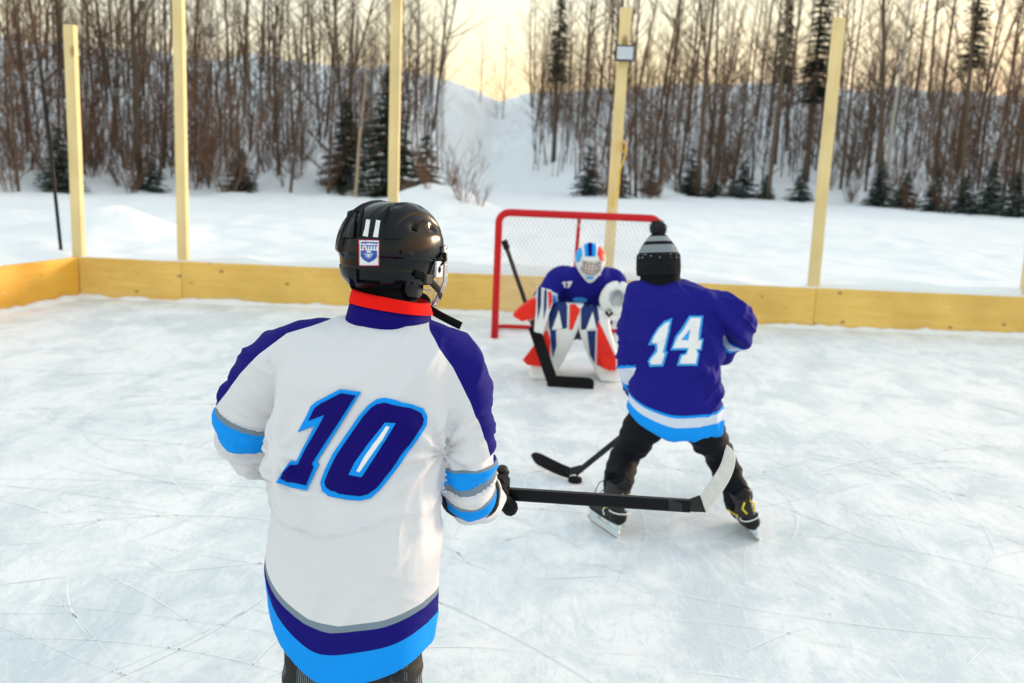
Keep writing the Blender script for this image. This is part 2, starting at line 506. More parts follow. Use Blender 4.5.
# black stake in the snow at the left
a = at(46, 106, y=11.6); b = at(61, 250, y=11.6); b2 = b + (b-a)*.1
mb = MB().tube([b2, a], .022, 8); mb.tube([a+Vector((0,0,.0)), a+(a-b).normalized()*.02], .026, 8)
tag(mb.build('stake', M['black']), 'thin black stake leaning in the snow left of the corner post', 'stake')

# ------------------------------------------------------------------ trees
def limb(p0, d, L, r0, r1, seg, rnd, wob=.12, curve=.15):
    pts = [Vector(p0)]; d = Vector(d).normalized(); rad = [r0]
    for i in range(seg):
        d = (d + Vector((rnd.uniform(-wob,wob), rnd.uniform(-wob,wob), rnd.uniform(-wob,wob)*.5+curve))).normalized()
        pts.append(pts[-1] + d*L/seg); rad.append(r0+(r1-r0)*(i+1)/seg)
    return pts, rad

def along(pts, t):
    f = t*(len(pts)-1); i = min(int(f), len(pts)-2); return pts[i].lerp(pts[i+1], f-i), (pts[i+1]-pts[i]).normalized()

def bare_tree(seed, H, r, nb, fork=False, lowest=.22, dense=1.0):
    rnd = random.Random(seed); tr, cr = MB(), MB()
    d0 = (rnd.uniform(-.05,.05), rnd.uniform(-.05,.05), 1)
    stems = []
    p, rad = limb((0,0,-.3), d0, H, r, r*.18, 14, rnd, .035, .02); stems.append((p, rad)); tr.tube(p, rad, 7)
    if fork:
        q, dd = along(p, rnd.uniform(.12,.35))
        p2, r2 = limb(q, (rnd.uniform(-.3,.3), rnd.uniform(-.3,.3), 1), H*.75, r*.7, r*.12, 12, rnd, .04, .03)
        stems.append((p2, r2)); tr.tube(p2, r2, 6)
    for p, rad in stems:
        for b in range(nb):
            t = lowest + (1-lowest)*((b+rnd.random())/nb)
            q, dd = along(p, min(t,.99)); az = rnd.uniform(0, 2*math.pi)
            e = rnd.uniform(.35, 1.0)
            L = H*(.06+.24*(1-t))*rnd.uniform(.6,1.25)
            rb = max(.008, r*.38*(1-t)+.008)
            bp, br = limb(q, (math.cos(az), math.sin(az), e), L, rb, .005, 5, rnd, .16, .10)
            cr.tube(bp, br, 4, False)
            for k in range(int((4+L*1.8)*dense)):
                s, sd = along(bp, rnd.uniform(.2, 1)); a2 = rnd.uniform(0, 2*math.pi)
                dv = (sd + Vector((math.cos(a2), math.sin(a2), rnd.uniform(-.1,.8)))*.75)
                L2 = rnd.uniform(.3,.95)*(.5+L*.25)
                tp, t2 = limb(s, dv, L2, .0065, .003, 3, rnd, .2, .08); cr.tube(tp, t2, 3, False)
                for j in range(2):
                    s2, sd2 = along(tp, rnd.uniform(.25, .95)); a3 = rnd.uniform(0, 2*math.pi)
                    d3 = (sd2 + Vector((math.cos(a3), math.sin(a3), rnd.uniform(0,.7)))*.7).normalized()
                    cr.tube([s2, s2+d3*rnd.uniform(.15,.5)], [.0045,.0025], 3, False)
    return tr.mesh('trunk'), cr.mesh('crown')

def spruce(seed, H, R, base=.06, lush=1.0):
    rnd = random.Random(seed); tr, cr = MB(), MB()
    p, rad = limb((0,0,-.2), (0,0,1), H+.2, .012*H+.02, .008, 10, rnd, .012, 0); tr.tube(p, rad, 7)
    z = base*H
    while z < H*.985:
        t = z/H; n = max(4, int(8*(1-t*.5)*lush))
        for k in range(n):
            az = rnd.uniform(0, 2*math.pi); L = R*(1-t)**.85*rnd.uniform(.55,1.15)+.06
            dv = Vector((math.cos(az), math.sin(az), rnd.uniform(-.15,.12)))
            bp, br = limb((0,0,z+rnd.uniform(-.06,.06)), dv, L, .012, .003, 4, rnd, .07, -.05)
            tr.tube(bp, br, 3, False)
            side = dv.cross(Vector((0,0,1))).normalized()
            m = max(3, int(L*11))
            for j in range(m):
                s, sd = along(bp, (j+.6)/m if m else .5)
                for sg in (-1, 1):
                    l2 = (.10+.22*L*(1-(j/m)*.75))*rnd.uniform(.6,1.2)
                    e = s + (side*sg*.8 + sd*.7 + Vector((0,0,rnd.uniform(-.35,.05)))).normalized()*l2
                    w = .034+.026*rnd.random()
                    up = Vector((rnd.uniform(-.3,.3), rnd.uniform(-.3,.3), 1)).normalized()
                    pv = (e-s).cross(up).normalized()*w
                    cr.add([s-pv*.5, s+pv*.5, (s+e)*.5+pv+up*.012, e, (s+e)*.5-pv-up*.012], [(0,1,2,3,4)])
        z += max(.07, .035*H*(1-t*.55))*rnd.uniform(.7,1.2)
    return tr.mesh('trunk'), cr.mesh('crown')

def shrub(seed, H, n):
    rnd = random.Random(seed); st, tw = MB(), MB()
    for k in range(n):
        az = rnd.uniform(0, 2*math.pi)
        p, r_ = limb((.12*math.cos(az)*rnd.random(), .12*math.sin(az)*rnd.random(), -.1), (math.cos(az)*.45, math.sin(az)*.45, 1), H*rnd.uniform(.5,1), .010, .003, 6, rnd, .12, .05)
        st.tube(p, r_, 4, False)
        for j in range(7):
            s, sd = along(p, rnd.uniform(.2,1)); a2 = rnd.uniform(0, 2*math.pi)
            tp, t2 = limb(s, sd+Vector((math.cos(a2), math.sin(a2), .3))*.7, H*rnd.uniform(.12,.35), .005, .002, 3, rnd, .2, .05); tw.tube(tp, t2, 3, False)
            for i in range(2):
                s2, sd2 = along(tp, rnd.uniform(.3,.9)); a3 = rnd.uniform(0, 2*math.pi)
                tw.tube([s2, s2+(sd2+Vector((math.cos(a3), math.sin(a3), .4))*.7).normalized()*rnd.uniform(.1,.3)*H*.4], [.004,.002], 3, False)
    return st.mesh('stem'), tw.mesh('twigs')

def smooth_me(me): me.polygons.foreach_set('use_smooth', [True]*len(me.polygons)); return me
BARE = [bare_tree(11+i, h, r, nb, fk, lo, de) for i, (h, r, nb, fk, lo, de) in enumerate([
    (9.5,.062,20,False,.16,.6), (11.5,.085,20,False,.24,.6), (10.5,.07,15,True,.16,.6), (8.2,.05,22,False,.10,.7),
    (12.5,.10,20,False,.30,.6), (9.0,.055,15,True,.14,.6), (13,.09,16,True,.25,.6), (6.0,.034,22,False,.06,.9), (4.2,.024,22,False,.05,1.1)])]
BIRCH = bare_tree(71, 10.5, .12, 20, False, .4, .9)
SAPL = bare_tree(73, 5.2, .06, 9, False, .45, .6)
SPR = [spruce(5, 9.5, 1.15, .34, 2.4), spruce(6, 3.6, 1.25, .05, 1.2), spruce(7, 1.5, .75, .04, 1.2), spruce(8, 8.0, .95, .45, 2.0), spruce(9, 2.2, .9, .04, 1.0)]
SHR = [shrub(31, 1.5, 12), shrub(32, 2.2, 14), shrub(33, 1.0, 9)]
for a_, b_ in BARE+[BIRCH, SAPL]+SPR+SHR: smooth_me(a_); smooth_me(b_)

def plant(name, meshes, x, y, label, cat, group, mats, s=1.0, rz=0, tilt=(0,0), names=('trunk','crown')):
    o = empty(name, (x, y, ground(x, y)-.05), label, cat, group)
    o.rotation_euler = (tilt[0], tilt[1], rz); o.scale = (s, s, s)
    for me, m, nm in zip(meshes, mats, names):
        if not me.materials: me.materials.append(m)
        c = bpy.data.objects.new(nm, me); col.objects.link(c); c.parent = o
        if me.materials[0] is not m:
            c.material_slots[0].link = 'OBJECT'; c.material_slots[0].material = m
    return o

rnd = random.Random(4)
def zone(u):
    for lim, w in ((76, 'left of the corner post'), (182, 'right of the corner post'), (392, 'right of the second post'), (500, 'just left of the snowy slide'),
                   (618, 'left of the floodlight post'), (826, 'left of the plain post')):
        if u < lim: return w
    return 'right of the plain post'
LOOK = ['slender bare tree', 'tall clean-trunked bare tree', 'forked bare tree', 'low-branching bare tree', 'stout tall bare tree', 'slim forked bare tree', 'tall forked bare tree', 'thin whippy bare sapling', 'small twiggy bare sapling']
def place_bare(a, s, k, sc, mats):
    foot = float(np.interp(a, AZ, FOOT)); cr = float(np.interp(a, AZ, CRS))
    y = foot + (cr-foot)*s; x = a*y
    zn = zone(519+940*a); far = 'growing uphill' if s > .45 else 'at wood edge'
    plant('bare_tree', BARE[k], x, y, LOOK[k]+' '+far+' '+zn, 'tree', LOOK[k]+'s '+far+' '+zn, mats, sc, rnd.uniform(0, 6.28), (rnd.gauss(0,.04), rnd.gauss(0,.04)))
KIND = [0,0,1,2,3,3,4,5,6,7,7,7,8,8,8]
n = 0
KL = [0,1,2,3,3,5,5,7,7,7,7,8,8,8,8]
for i in range(102):
    a = -.66 + .575*((i*.61803) % 1.0)
    s = rnd.random()**1.35*1.02+.0
    if a > -.115 and s < .10: continue
    k = rnd.choice(KL)
    place_bare(a, s*(.7 if k > 6 else 1), k, rnd.uniform(.75,1.2), (M['bark'], M['bark_red'] if rnd.random() < .65 else M['bark']))
for i in range(145):
    a = .03 + .60*((i*.61803+.3) % 1.0)
    s = rnd.random()**1.25*1.02+.0
    if a < .060 and s < .45: continue
    k = rnd.choice(KIND)
    place_bare(a, s*(.7 if k > 6 else 1), k, rnd.uniform(.95,1.5), (M['bark'], M['bark_red'] if rnd.random() < .6 else M['bark']))
for i in range(26):
    place_bare(-.67-.30*((i*.61803) % 1.0), rnd.random(), rnd.choice(KIND), rnd.uniform(.75,1.2), (M['bark'], M['bark_red']))
for i in range(16):
    place_bare(.010+.045*((i*.61803) % 1.0), .5+.5*rnd.random(), rnd.choice((0,2,3,3,5,7,8)), rnd.uniform(.7,1.1), (M['bark'], M['bark_red']))
# far thicket of whips on the slope behind, too many and too thin to count
def thicket(a0, a1, count, seed, name, label):
    rn = random.Random(seed); mb = MB()
    for i in range(count):
        a = rn.uniform(a0, a1); foot = float(np.interp(a, AZ, FOOT)); cr = float(np.interp(a, AZ, CRS))
        s_ = rn.uniform(.12, 1.0); y = foot+(cr-foot)*s_; x = a*y; H_ = rn.uniform(2.2, 6.5)
        p, r_ = limb((x, y, ground(x, y)-.1), (rn.gauss(0,.07), rn.gauss(0,.07), 1), H_, rn.uniform(.018,.045), .006, 5, rn, .05, .02)
        mb.tube(p, r_, 3, False)
        for k in range(9):
            q, dd = along(p, rn.uniform(.2, .98)); z_ = rn.uniform(0, 6.28)
            t_, rr_ = limb(q, (math.cos(z_), math.sin(z_), rn.uniform(.5,1.3)), H_*rn.uniform(.08,.24), .009, .004, 2, rn, .15, .1)
            mb.tube(t_, rr_, 3, False)
    tag(mb.build(name, M['bark']), label, 'thicket', None, 'stuff')
thicket(-.98, -.078, 850, 21, 'far_thicket', 'far thicket of thin bare stems on the snowy slope at the left')
thicket(.014, .66, 900, 22, 'far_thicket', 'far thicket of thin bare stems on the snowy slope at the right')
# three on the crest of the slide
for u, k, lab in ((480, 3, 'leftmost of the few small trees standing on the crest of the snowy slide'), (497, 7, 'middle one of the small bare trees on the crest of the snowy slide'), (503, 0, 'taller dark tree at the top of the snowy slide, on its right')):
    y = 63.0; p = at(u, 105, y=y)
    plant('bare_tree', BARE[k], p.x, y, lab, 'tree', None, (M['bark'], M['bark']), .62, k)
p = at(885, 205, y=45.2); plant('birch_tree', BIRCH, p.x, 45.2, 'pale straight birch trunk in the wood right of the plain post', 'tree', None, (M['birch'], M['bark']), 1.05, 1)
p = at(355, 200, y=30.0); plant('sapling', SAPL, p.x, 30.0, 'pale tan sapling leaning in front of the dark spruce left of the slide', 'tree', None, (M['tan'], M['bark']), 1.0, .4, (0, .11))
# spruces
def conifer(u, v, k, s, label, mat='needle', group=None, y=None):
    a = at(u, v, z=.36); aa = a.x/max(a.y, 1)
    if y is None: y = float(np.interp((u-519)/940., AZ, FOOT))+.6
    x = at(u, v, y=y).x
    plant('spruce_tree', SPR[k], x, y, label, 'tree', group, (M['bark'], M[mat]), s, u*.37)
conifer(805, 190, 0, 1.30, 'tall dark narrow spruce just left of the plain post', y=50)
conifer(955, 190, 3, 1.45, 'tall dark spruce near the right edge of the wood', y=50)
conifer(772, 190, 3, 1.25, 'slimmer dark spruce left of the tall narrow spruce', y=54)
conifer(552, 190, 3, 1.15, 'dark conifer at the left end of the right-hand wood', y=50)
conifer(388, 198, 1, 1.15, 'broad dark spruce standing behind the black helmet', y=31.5)
conifer(345, 196, 1, .85, 'smaller dark spruce left of the broad spruce behind the helmet', y=32.5)
conifer(425, 190, 4, 1.0, 'young spruce at the right end of the left-hand wood', y=33)
for i, (u, k, s) in enumerate(((240,2,.9),(60,4,.8),(588,4,.95),(618,2,1.0),(650,4,.7),(690,4,1.05),(712,2,.8),(742,2,1.2),(765,2,.8),(800,2,1.0),(880,4,.95),(905,2,1.1),(935,4,.85),(965,2,1.1),(990,4,1.0),(1015,2,1.2),(150,2,.8))):
    conifer(u, 195, k, s, ('frosted knee-high young spruce ' if k == 2 else 'frosted bushy young spruce ')+'at the foot of the wood '+zone(u),
            'needle_frost', ('small' if k == 2 else 'bushy')+' young spruces '+zone(u))
# shrubs
for i in range(120):
    left = i % 2 == 0
    a = rnd.uniform(-.62, -.12) if left else rnd.uniform(.07, .6)
    foot = float(np.interp(a, AZ, FOOT)); y = foot*rnd.uniform(.98, 1.20); x = a*y
    plant('shrub', SHR[i % 3], x, y, ('tall','bushy','low')[i % 3]+' brown twiggy shrub at the foot of the wood '+zone(519+940*a),
          'shrub', ('tall','bushy','low')[i % 3]+' shrubs '+zone(519+940*a), (M['bark_red'], M['bark_red']), rnd.uniform(.8,1.7), i, names=('stem','twigs'))
for i in range(12):
    x = rnd.uniform(-3.4,-.9); y = rnd.uniform(23.6, 27.5)
    plant('shrub', SHR[i % 3], x, y, 'thin leafless shrub poking out of the snow mound before the slide', 'shrub', 'twigs on the snow mound', (M['bark_red'], M['bark_red']), rnd.uniform(.4,.8), i*2, names=('stem','twigs'))
# ------------------------------------------------------------------ figure tools
def remesh(mb, voxel, smooth, name):
    me = mb.mesh(name+'_cage')
    bm = bmesh.new(); bm.from_mesh(me); bmesh.ops.recalc_face_normals(bm, faces=bm.faces); bm.to_mesh(me); bm.free()
    o = bpy.data.objects.new('tmp', me); col.objects.link(o)
    r = o.modifiers.new('r', 'REMESH'); r.mode = 'VOXEL'; r.voxel_size = voxel
    if smooth:
        s = o.modifiers.new('s', 'SMOOTH'); s.factor = .5; s.iterations = smooth
    dg = bpy.context.evaluated_depsgraph_get(); dg.update()
    out = bpy.data.meshes.new_from_object(o.evaluated_get(dg)); out.name = name
    bpy.data.objects.remove(o); bpy.data.meshes.remove(me)
    return out

def get_co(me):
    a = np.empty(len(me.vertices)*3); me.vertices.foreach_get('co', a); return a.reshape(-1, 3)
def get_no(me):
    a = np.empty(len(me.vertices)*3); me.vertices.foreach_get('normal', a); return a.reshape(-1, 3)
def set_co(me, a): me.vertices.foreach_set('co', a.ravel()); me.update()
def add_attr(me, name, vals):
    at_ = me.attributes.new(name, 'FLOAT', 'POINT'); at_.data.foreach_set('value', np.asarray(vals, dtype=np.float32))

def spline(pts, n):
    """Catmull-Rom through points (tuples of any length)"""
    P_ = np.array([tuple(p) for p in pts], float); out = []
    Q = np.vstack([2*P_[0]-P_[1], P_, 2*P_[-1]-P_[-2]])
    m = len(P_)-1
    for i in range(n):
        f = m*i/(n-1); k = min(int(f), m-1); t = f-k
        a, b, c, d = Q[k], Q[k+1], Q[k+2], Q[k+3]
        out.append(.5*((2*b)+(-a+c)*t+(2*a-5*b+4*c-d)*t*t+(-a+3*b-3*c+d)*t**3))
    return np.array(out)

def sweep(mb, pts, rads, n=18, k=20, flat=1.0, up=None):
    """smooth tapered limb through joints"""
    s = spline([tuple(p)+(r,) for p, r in zip(pts, rads)], n)
    mb.tube([Vector(q[:3]) for q in s], [max(.002, q[3]) for q in s], k, True, flat, up)
    return s

def oval(c, ex, ey, a, b, n=40, p=2.4):
    out = []
    for i in range(n):
        t = 2*math.pi*i/n; cs, sn = math.cos(t), math.sin(t)
        out.append(c + ex*(a*math.copysign(abs(cs)**(2/p), cs)) + ey*(b*math.copysign(abs(sn)**(2/p), sn)))
    return out

def torso(mb, rows, yaw, n=30, p=2.5):
    """rows: (v, uL, uR, Y, half depth) as read off the picture, at true distance"""
    ex = Vector((math.cos(yaw), -math.sin(yaw), 0)); ey = Vector((math.sin(yaw), math.cos(yaw), 0))
    S = []
    for v, l, r, Y, hd in rows:
        c = at((l+r)/2, v, y=Y); w = (at(r, v, y=Y)-at(l, v, y=Y)).length/2
        hw = math.sqrt(max(1e-4, w*w-(hd*math.sin(yaw))**2))/math.cos(yaw)
        S.append((c.x, c.y, c.z, hw, hd))
    S = spline(S, n)
    mb.rings([oval(Vector(s[:3]), ex, ey, s[3], s[4], 44, p) for s in S])
    return S, ex, ey

def tnorm(co, S, ex, ey):
    """normalised distance of vertices from a torso axis"""
    z = S[:, 2]; o = np.argsort(z)
    f = lambda k: np.interp(co[:, 2], z[o], S[o, k])
    dx, dy = co[:, 0]-f(0), co[:, 1]-f(1)
    a = dx*ex.x+dy*ex.y; b = dx*ey.x+dy*ey.y
    return np.sqrt((a/f(3))**2+(b/f(4))**2), np.arctan2(a/f(3), -b/f(4))

def armparam(co, s):
    """per vertex: normalised distance and fraction along a limb"""
    P_ = s[:, :3]; L = np.r_[0, np.cumsum(np.linalg.norm(np.diff(P_, axis=0), axis=1))]; L /= L[-1]
    best = np.full(len(co), 1e9); tt = np.zeros(len(co))
    for i in range(len(P_)-1):
        a, b = P_[i], P_[i+1]; ab = b-a
        u = np.clip(((co-a)@ab)/(ab@ab), 0, 1); d = np.linalg.norm(co-(a+u[:, None]*ab), axis=1)
        d = d/(s[i, 3]*(1-u)+s[i+1, 3]*u)
        m = d < best; best[m] = d[m]; tt[m] = (L[i]+(L[i+1]-L[i])*u)[m]
    return best, tt

def folds(me, amp, scale, seed, aniso=(1,1,1), mask=None):
    co, no = get_co(me), get_no(me); d = np.empty(len(co))
    for i, c in enumerate(co):
        q = Vector((c[0]*scale*aniso[0], c[1]*scale*aniso[1], c[2]*scale*aniso[2]+seed))
        n1 = noise.noise(q); d[i] = (1-abs(n1)*2.2)*.6+noise.noise(q*2.3)*.4
    if mask is not None: d *= mask
    set_co(me, co+no*(d*amp)[:, None])

def drape(me, amp, wl, ang, seed, stretch=.28, mask=None):
    """ridged cloth folds running at an angle in the vertical plane"""
    co, no = get_co(me), get_no(me); d = np.empty(len(co)); ca, sa = math.cos(ang), math.sin(ang)
    for i, c in enumerate(co):
        l_ = (c[0]*.8+c[1]*.6)*ca+c[2]*sa; p_ = -(c[0]*.8+c[1]*.6)*sa+c[2]*ca
        b_ = noise.noise(Vector((l_*2.2, p_*2.2, seed+7)))
        n1 = noise.noise(Vector((l_/wl*stretch, p_/wl+b_*.8, seed)))
        g_ = max(0.0, noise.noise(Vector((l_*3.1, p_*3.1, seed+3)))+.35)
        d[i] = (max(0.0, 1-abs(n1)/.30)**1.6-.25)*g_
    if mask is not None: d *= mask
    set_co(me, co+no*(d*amp)[:, None])

def smooth_in(x, a, b):
    t = np.clip((x-a)/(b-a), 0, 1); return t*t*(3-2*t)

class Surf:
    def __init__(s, o):
        me = o.data; s.bvh = BVHTree.FromPolygons([v.co.copy() for v in me.vertices], [tuple(p.vertices) for p in me.polygons])
        me.update(); s.me = me
    def cast(s, u, v, off):
        d = (CAMROT @ Vector(((u-512)/FPX, -(v-341.5)/FPX, -1))).normalized()
        h = s.bvh.ray_cast(CAMLOC, d)
        if h[0] is None: return None
        n = h[1] if h[1].dot(d) < 0 else -h[1]
        n = (n*.5 - d*.5).normalized()
        return h[0] + n*off

def patch(surf, poly, off, mat, name, parent, maxlen=4.0, zoom=1.0, o0=(0,0), emboss=.0012):
    """cloth or film piece lying on a surface: outline read in picture units, cut fine and laid on the real surface"""
    pts = [(o0[0]+x/zoom, o0[1]+y/zoom) for x, y in poly]
    bm = bmesh.new(); vs = [bm.verts.new((x, y, 0)) for x, y in pts]
    es = [bm.edges.new((vs[i], vs[(i+1) % len(vs)])) for i in range(len(vs))]
    bmesh.ops.triangle_fill(bm, edges=es, use_beauty=True)
    for k in range(6):
        lo = [e for e in bm.edges if e.calc_length() > maxlen]
        if not lo: break
        bmesh.ops.subdivide_edges(bm, edges=lo, cuts=1); bmesh.ops.triangulate(bm, faces=bm.faces[:])
    dead = []
    for v in bm.verts:
        q = surf.cast(v.co.x, v.co.y, off)
        if q is None: dead.append(v)
        else: v.co = q
    bmesh.ops.delete(bm, geom=dead, context='VERTS')
    bmesh.ops.recalc_face_normals(bm, faces=bm.faces)
    me = bpy.data.meshes.new(name); bm.to_mesh(me); bm.free()
    o = link(name, me, mat, None, True)
    so = o.modifiers.new('thick', 'SOLIDIFY'); so.thickness = emboss; so.offset = 0
    o.parent = parent
    return o

def bands(name, base, layers, rough=.8, weave=260, extra=None, sheen=.25):
    """cloth: layers = (attribute, lo, hi, colour)"""
    t = NT(name); v = t.coords()
    n = t.noise(v, 6, 4, .6)
    c = t.mix(n, tuple(x*.93 for x in base), tuple(min(1, x*1.04) for x in base))
    for a, lo, hi, colr in layers:
        x = t.attr(a)
        f = t.math('MULTIPLY', t.math('GREATER_THAN', x, lo), t.math('LESS_THAN', x, hi))
        c = t.mix(f, c, colr)
    t.set(Base_Color=c, Roughness=rough)
    t.b.inputs['Specular IOR Level'].default_value = .12
    h = t.math('ADD', t.math('MULTIPLY', t.noise(v, 8, 3, .5, .8), 1.0), t.math('MULTIPLY', t.noise(v, weave, 2, .5), .06))
    t.bump(h, .3, .025)
    return t.m

NAVY, CYAN, GREY, WHITE = (.008, .006, .17), (.006, .29, .88), (.19, .25, .31), (.70, .70, .735)
BLUE14 = (.012, .011, .22)
M['navy'] = simple('navy twill', (.008, .003, .14), .8, var=.06, bump=.1, spec=.1)
M['cyan'] = simple('bright blue twill', CYAN, .8, var=.05, bump=.1, spec=.1)
M['white'] = simple('white twill', (.82, .82, .84), .75, var=.04, bump=.1)
M['red'] = simple('red knit', (.80, .010, .006), .8, var=.06, bump=.15, spec=.1)
M['redpad'] = simple('red pad leather', (.82, .022, .010), .5, var=.05, spec=.25)
M['padwhite'] = simple('white pad leather', (.78, .78, .77), .5, var=.06)
M['padnavy'] = simple('navy pad leather', (.008, .025, .14), .5, var=.06, spec=.25)
M['skin'] = simple('skin', (.62, .36, .27), .55, var=.08)
M['blackcloth'] = simple('black cloth', (.008, .008, .010), .9, var=.3, scale=20, bump=.3, spec=.12)
M['gloss'] = simple('glossy black shell', (.004, .005, .007), .12, var=.1, spec=.22)
M['greyleather'] = simple('dark grey leather', (.022, .022, .022), .6, var=.25, scale=30, spec=.3)
M['steel'] = simple('skate steel', (.62, .64, .67), .25, metal=1.0, var=.05)
M['holder'] = simple('white blade holder', (.62, .74, .80), .35, var=.05)
M['yellow'] = simple('yellow trim', (.80, .62, .02), .6)
M['whiteplastic'] = simple('white plastic', (.75, .77, .79), .3, var=.05)
M['tape_white'] = simple('worn white stick tape', (.66, .65, .62), .85, var=.16, scale=40, bump=.5)
M['carbon'] = simple('black stick', (.005, .005, .007), .4, var=.4, scale=14, spec=.15)
M['graphite'] = simple('graphite grey stick', (.022, .022, .025), .5, var=.3, scale=14, spec=.2)
M['rubber'] = simple('black rubber', (.007, .007, .008), .75, spec=.15)
M['wire'] = simple('cage wire', (.55, .56, .58), .3, metal=.9)
M['wire_white'] = simple('white cage wire', (.72, .74, .76), .35)
M['eye'] = simple('eye white', (.75, .74, .72), .3)
M['iris'] = simple('dark iris', (.04, .03, .025), .2)
M['hair'] = simple('brown hair', (.05, .03, .018), .7, scale=60)

def frame_of(yaw, pitch=0.0, roll=0.0):
    """right, forward, up columns; yaw turns towards +X, pitch nods down"""
    return (Matrix.Rotation(-yaw, 3, 'Z') @ Matrix.Rotation(-pitch, 3, 'X') @ Matrix.Rotation(roll, 3, 'Y'))

def head(mb, c, Fm, s=1.0):
    g = lambda x, y, z: c + Fm @ Vector((x*s, y*s, z*s))
    mb.ball(g(0,-.006,.022), (.074*s, .092*s, .094*s), 20, 14, Fm)
    mb.ball(g(0,.030,-.030), (.058*s, .060*s, .080*s), 18, 12, Fm)
    mb.ball(g(0,.056,-.088), (.026*s, .026*s, .022*s), 12, 8, Fm)
    mb.tube([g(0,.080,.012), g(0,.094,-.012), g(0,.108,-.030)], [.008*s, .011*s, .015*s], 8)
    mb.ball(g(0,.088,-.062), (.025*s, .010*s, .010*s), 12, 8, Fm)
    for q in (-1, 1):
        mb.ball(g(q*.032,.074,.028), (.026*s, .014*s, .010*s), 10, 6, Fm)
        mb.ball(g(q*.042,.062,-.026), (.022*s, .022*s, .022*s), 10, 6, Fm)
        mb.ball(g(q*.077,-.008,-.008), (.010*s, .022*s, .032*s), 10, 8, Fm)

def eyes(c, Fm, root, s=1.0):
    g = lambda x, y, z: c + Fm @ Vector((x*s, y*s, z*s))
    for q in (-1, 1):
        e = put(MB().ball(g(q*.031,.076,.006), (.014*s, .012*s, .010*s), 12, 8, Fm).build('eye', M['eye']), root)
        put(MB().ball(g(q*.031,.0865,.006), (.0062*s, .003*s, .0062*s), 10, 6, Fm).build('iris', M['iris']), root)

def fingers(mb, c, axis, wdir, side, fr, w, sr, thumb=True):
    """a hand closed on a shaft: c on the axis, wdir towards the wrist, side +-1 for the dorsal side"""
    axis = Vector(axis).normalized(); e1 = (Vector(wdir)-axis*Vector(wdir).dot(axis)).normalized(); e2 = axis.cross(e1)*side
    R_ = sr+fr*1.0
    P_ = lambda a, o, r=R_: c + axis*o + (e1*math.cos(a)+e2*math.sin(a))*r
    for k, ln in enumerate((.86, .97, 1.0, .9)):
        o = (k-1.5)*w
        end = math.radians(285*ln)
        pts = [c + axis*o*.9 + e1*(R_+fr*2.6) + e2*fr*1.2, P_(math.radians(62), o, R_*1.12), P_(math.radians(120), o, R_*1.08), P_(math.radians(180), o), P_(math.radians(232), o), P_(end, o)]
        sweep(mb, pts, [fr*1.15, fr*1.18, fr*1.05, fr, fr*.95, fr*.75], 14, 10)
    # palm and thumb
    mb.ball(c + e1*(R_+fr*2.4) + e2*fr*.3, (w*2.3, fr*3.0, fr*1.9), 14, 10, Matrix((axis, e1, e2)).transposed())
    if thumb:
        o = 1.5*w
        pts = [c + axis*o*.8 + e1*(R_+fr*2.6) - e2*fr*.4, c + axis*(o+fr*1.3) + e1*(R_*.7) - e2*(R_*.95), c + axis*(o+fr*1.2) - e1*R_*.3 - e2*R_*1.2, c + axis*(o+fr*.8) - e1*R_*.9 - e2*R_*.8]
        sweep(mb, pts, [fr*1.25, fr*1.15, fr*1.05, fr*.8], 12, 10)
    return e1, e2

def glove(root, c, axis, wdir, side, name='glove', mat=None, s=1.0, trim=None):
    mat = mat or M['blackcloth']
    axis = Vector(axis).normalized()
    mb = MB(); e1, e2 = fingers(mb, c, axis, wdir, side, .0145*s, .027*s, .014)
    me = remesh(mb, .0035, 2, name); g = put(link(name, me, mat), root)
    # padded rolls across the back of the hand
    for k in range(4):
        o = (k-1.5)*.027*s
        b = MB()
        for a, rr in ((72, .052), (112, .047), (150, .042)):
            p = c + axis*o + (e1*math.cos(math.radians(a))+e2*math.sin(math.radians(a)))*rr*s
            b.ball(p, (.0125*s, .014*s, .0085*s), 12, 8, Matrix((axis, (e2*math.cos(math.radians(a))-e1*math.sin(math.radians(a))), e1*math.cos(math.radians(a))+e2*math.sin(math.radians(a)))).transposed())
        q = b.build('finger_roll', M['greyleather']); q.parent = g
    w = c + e1*.085*s
    b = MB(); rs = []
    d = Vector(wdir).normalized()
    for t, a_, b_ in ((0, .042, .032), (.02, .047, .037), (.055, .052, .042), (.09, .056, .046), (.094, .050, .040), (.05, .045, .035)):
        rs.append(oval(w + d*t*s, axis, (d.cross(axis)).normalized(), a_*s, b_*s, 24, 2.6))
    b.rings(rs, False); q = b.build('cuff', M['greyleather'], fixn=True); q.parent = g
    if trim is not None:
        b = MB(); r_ = oval(w + d*.06*s, axis, (d.cross(axis)).normalized(), .0535*s, .0435*s, 24, 2.6)
        b.tube(r_+[r_[0]], .0035, 6, False); q = b.build('piping', trim); q.parent = g
    return g

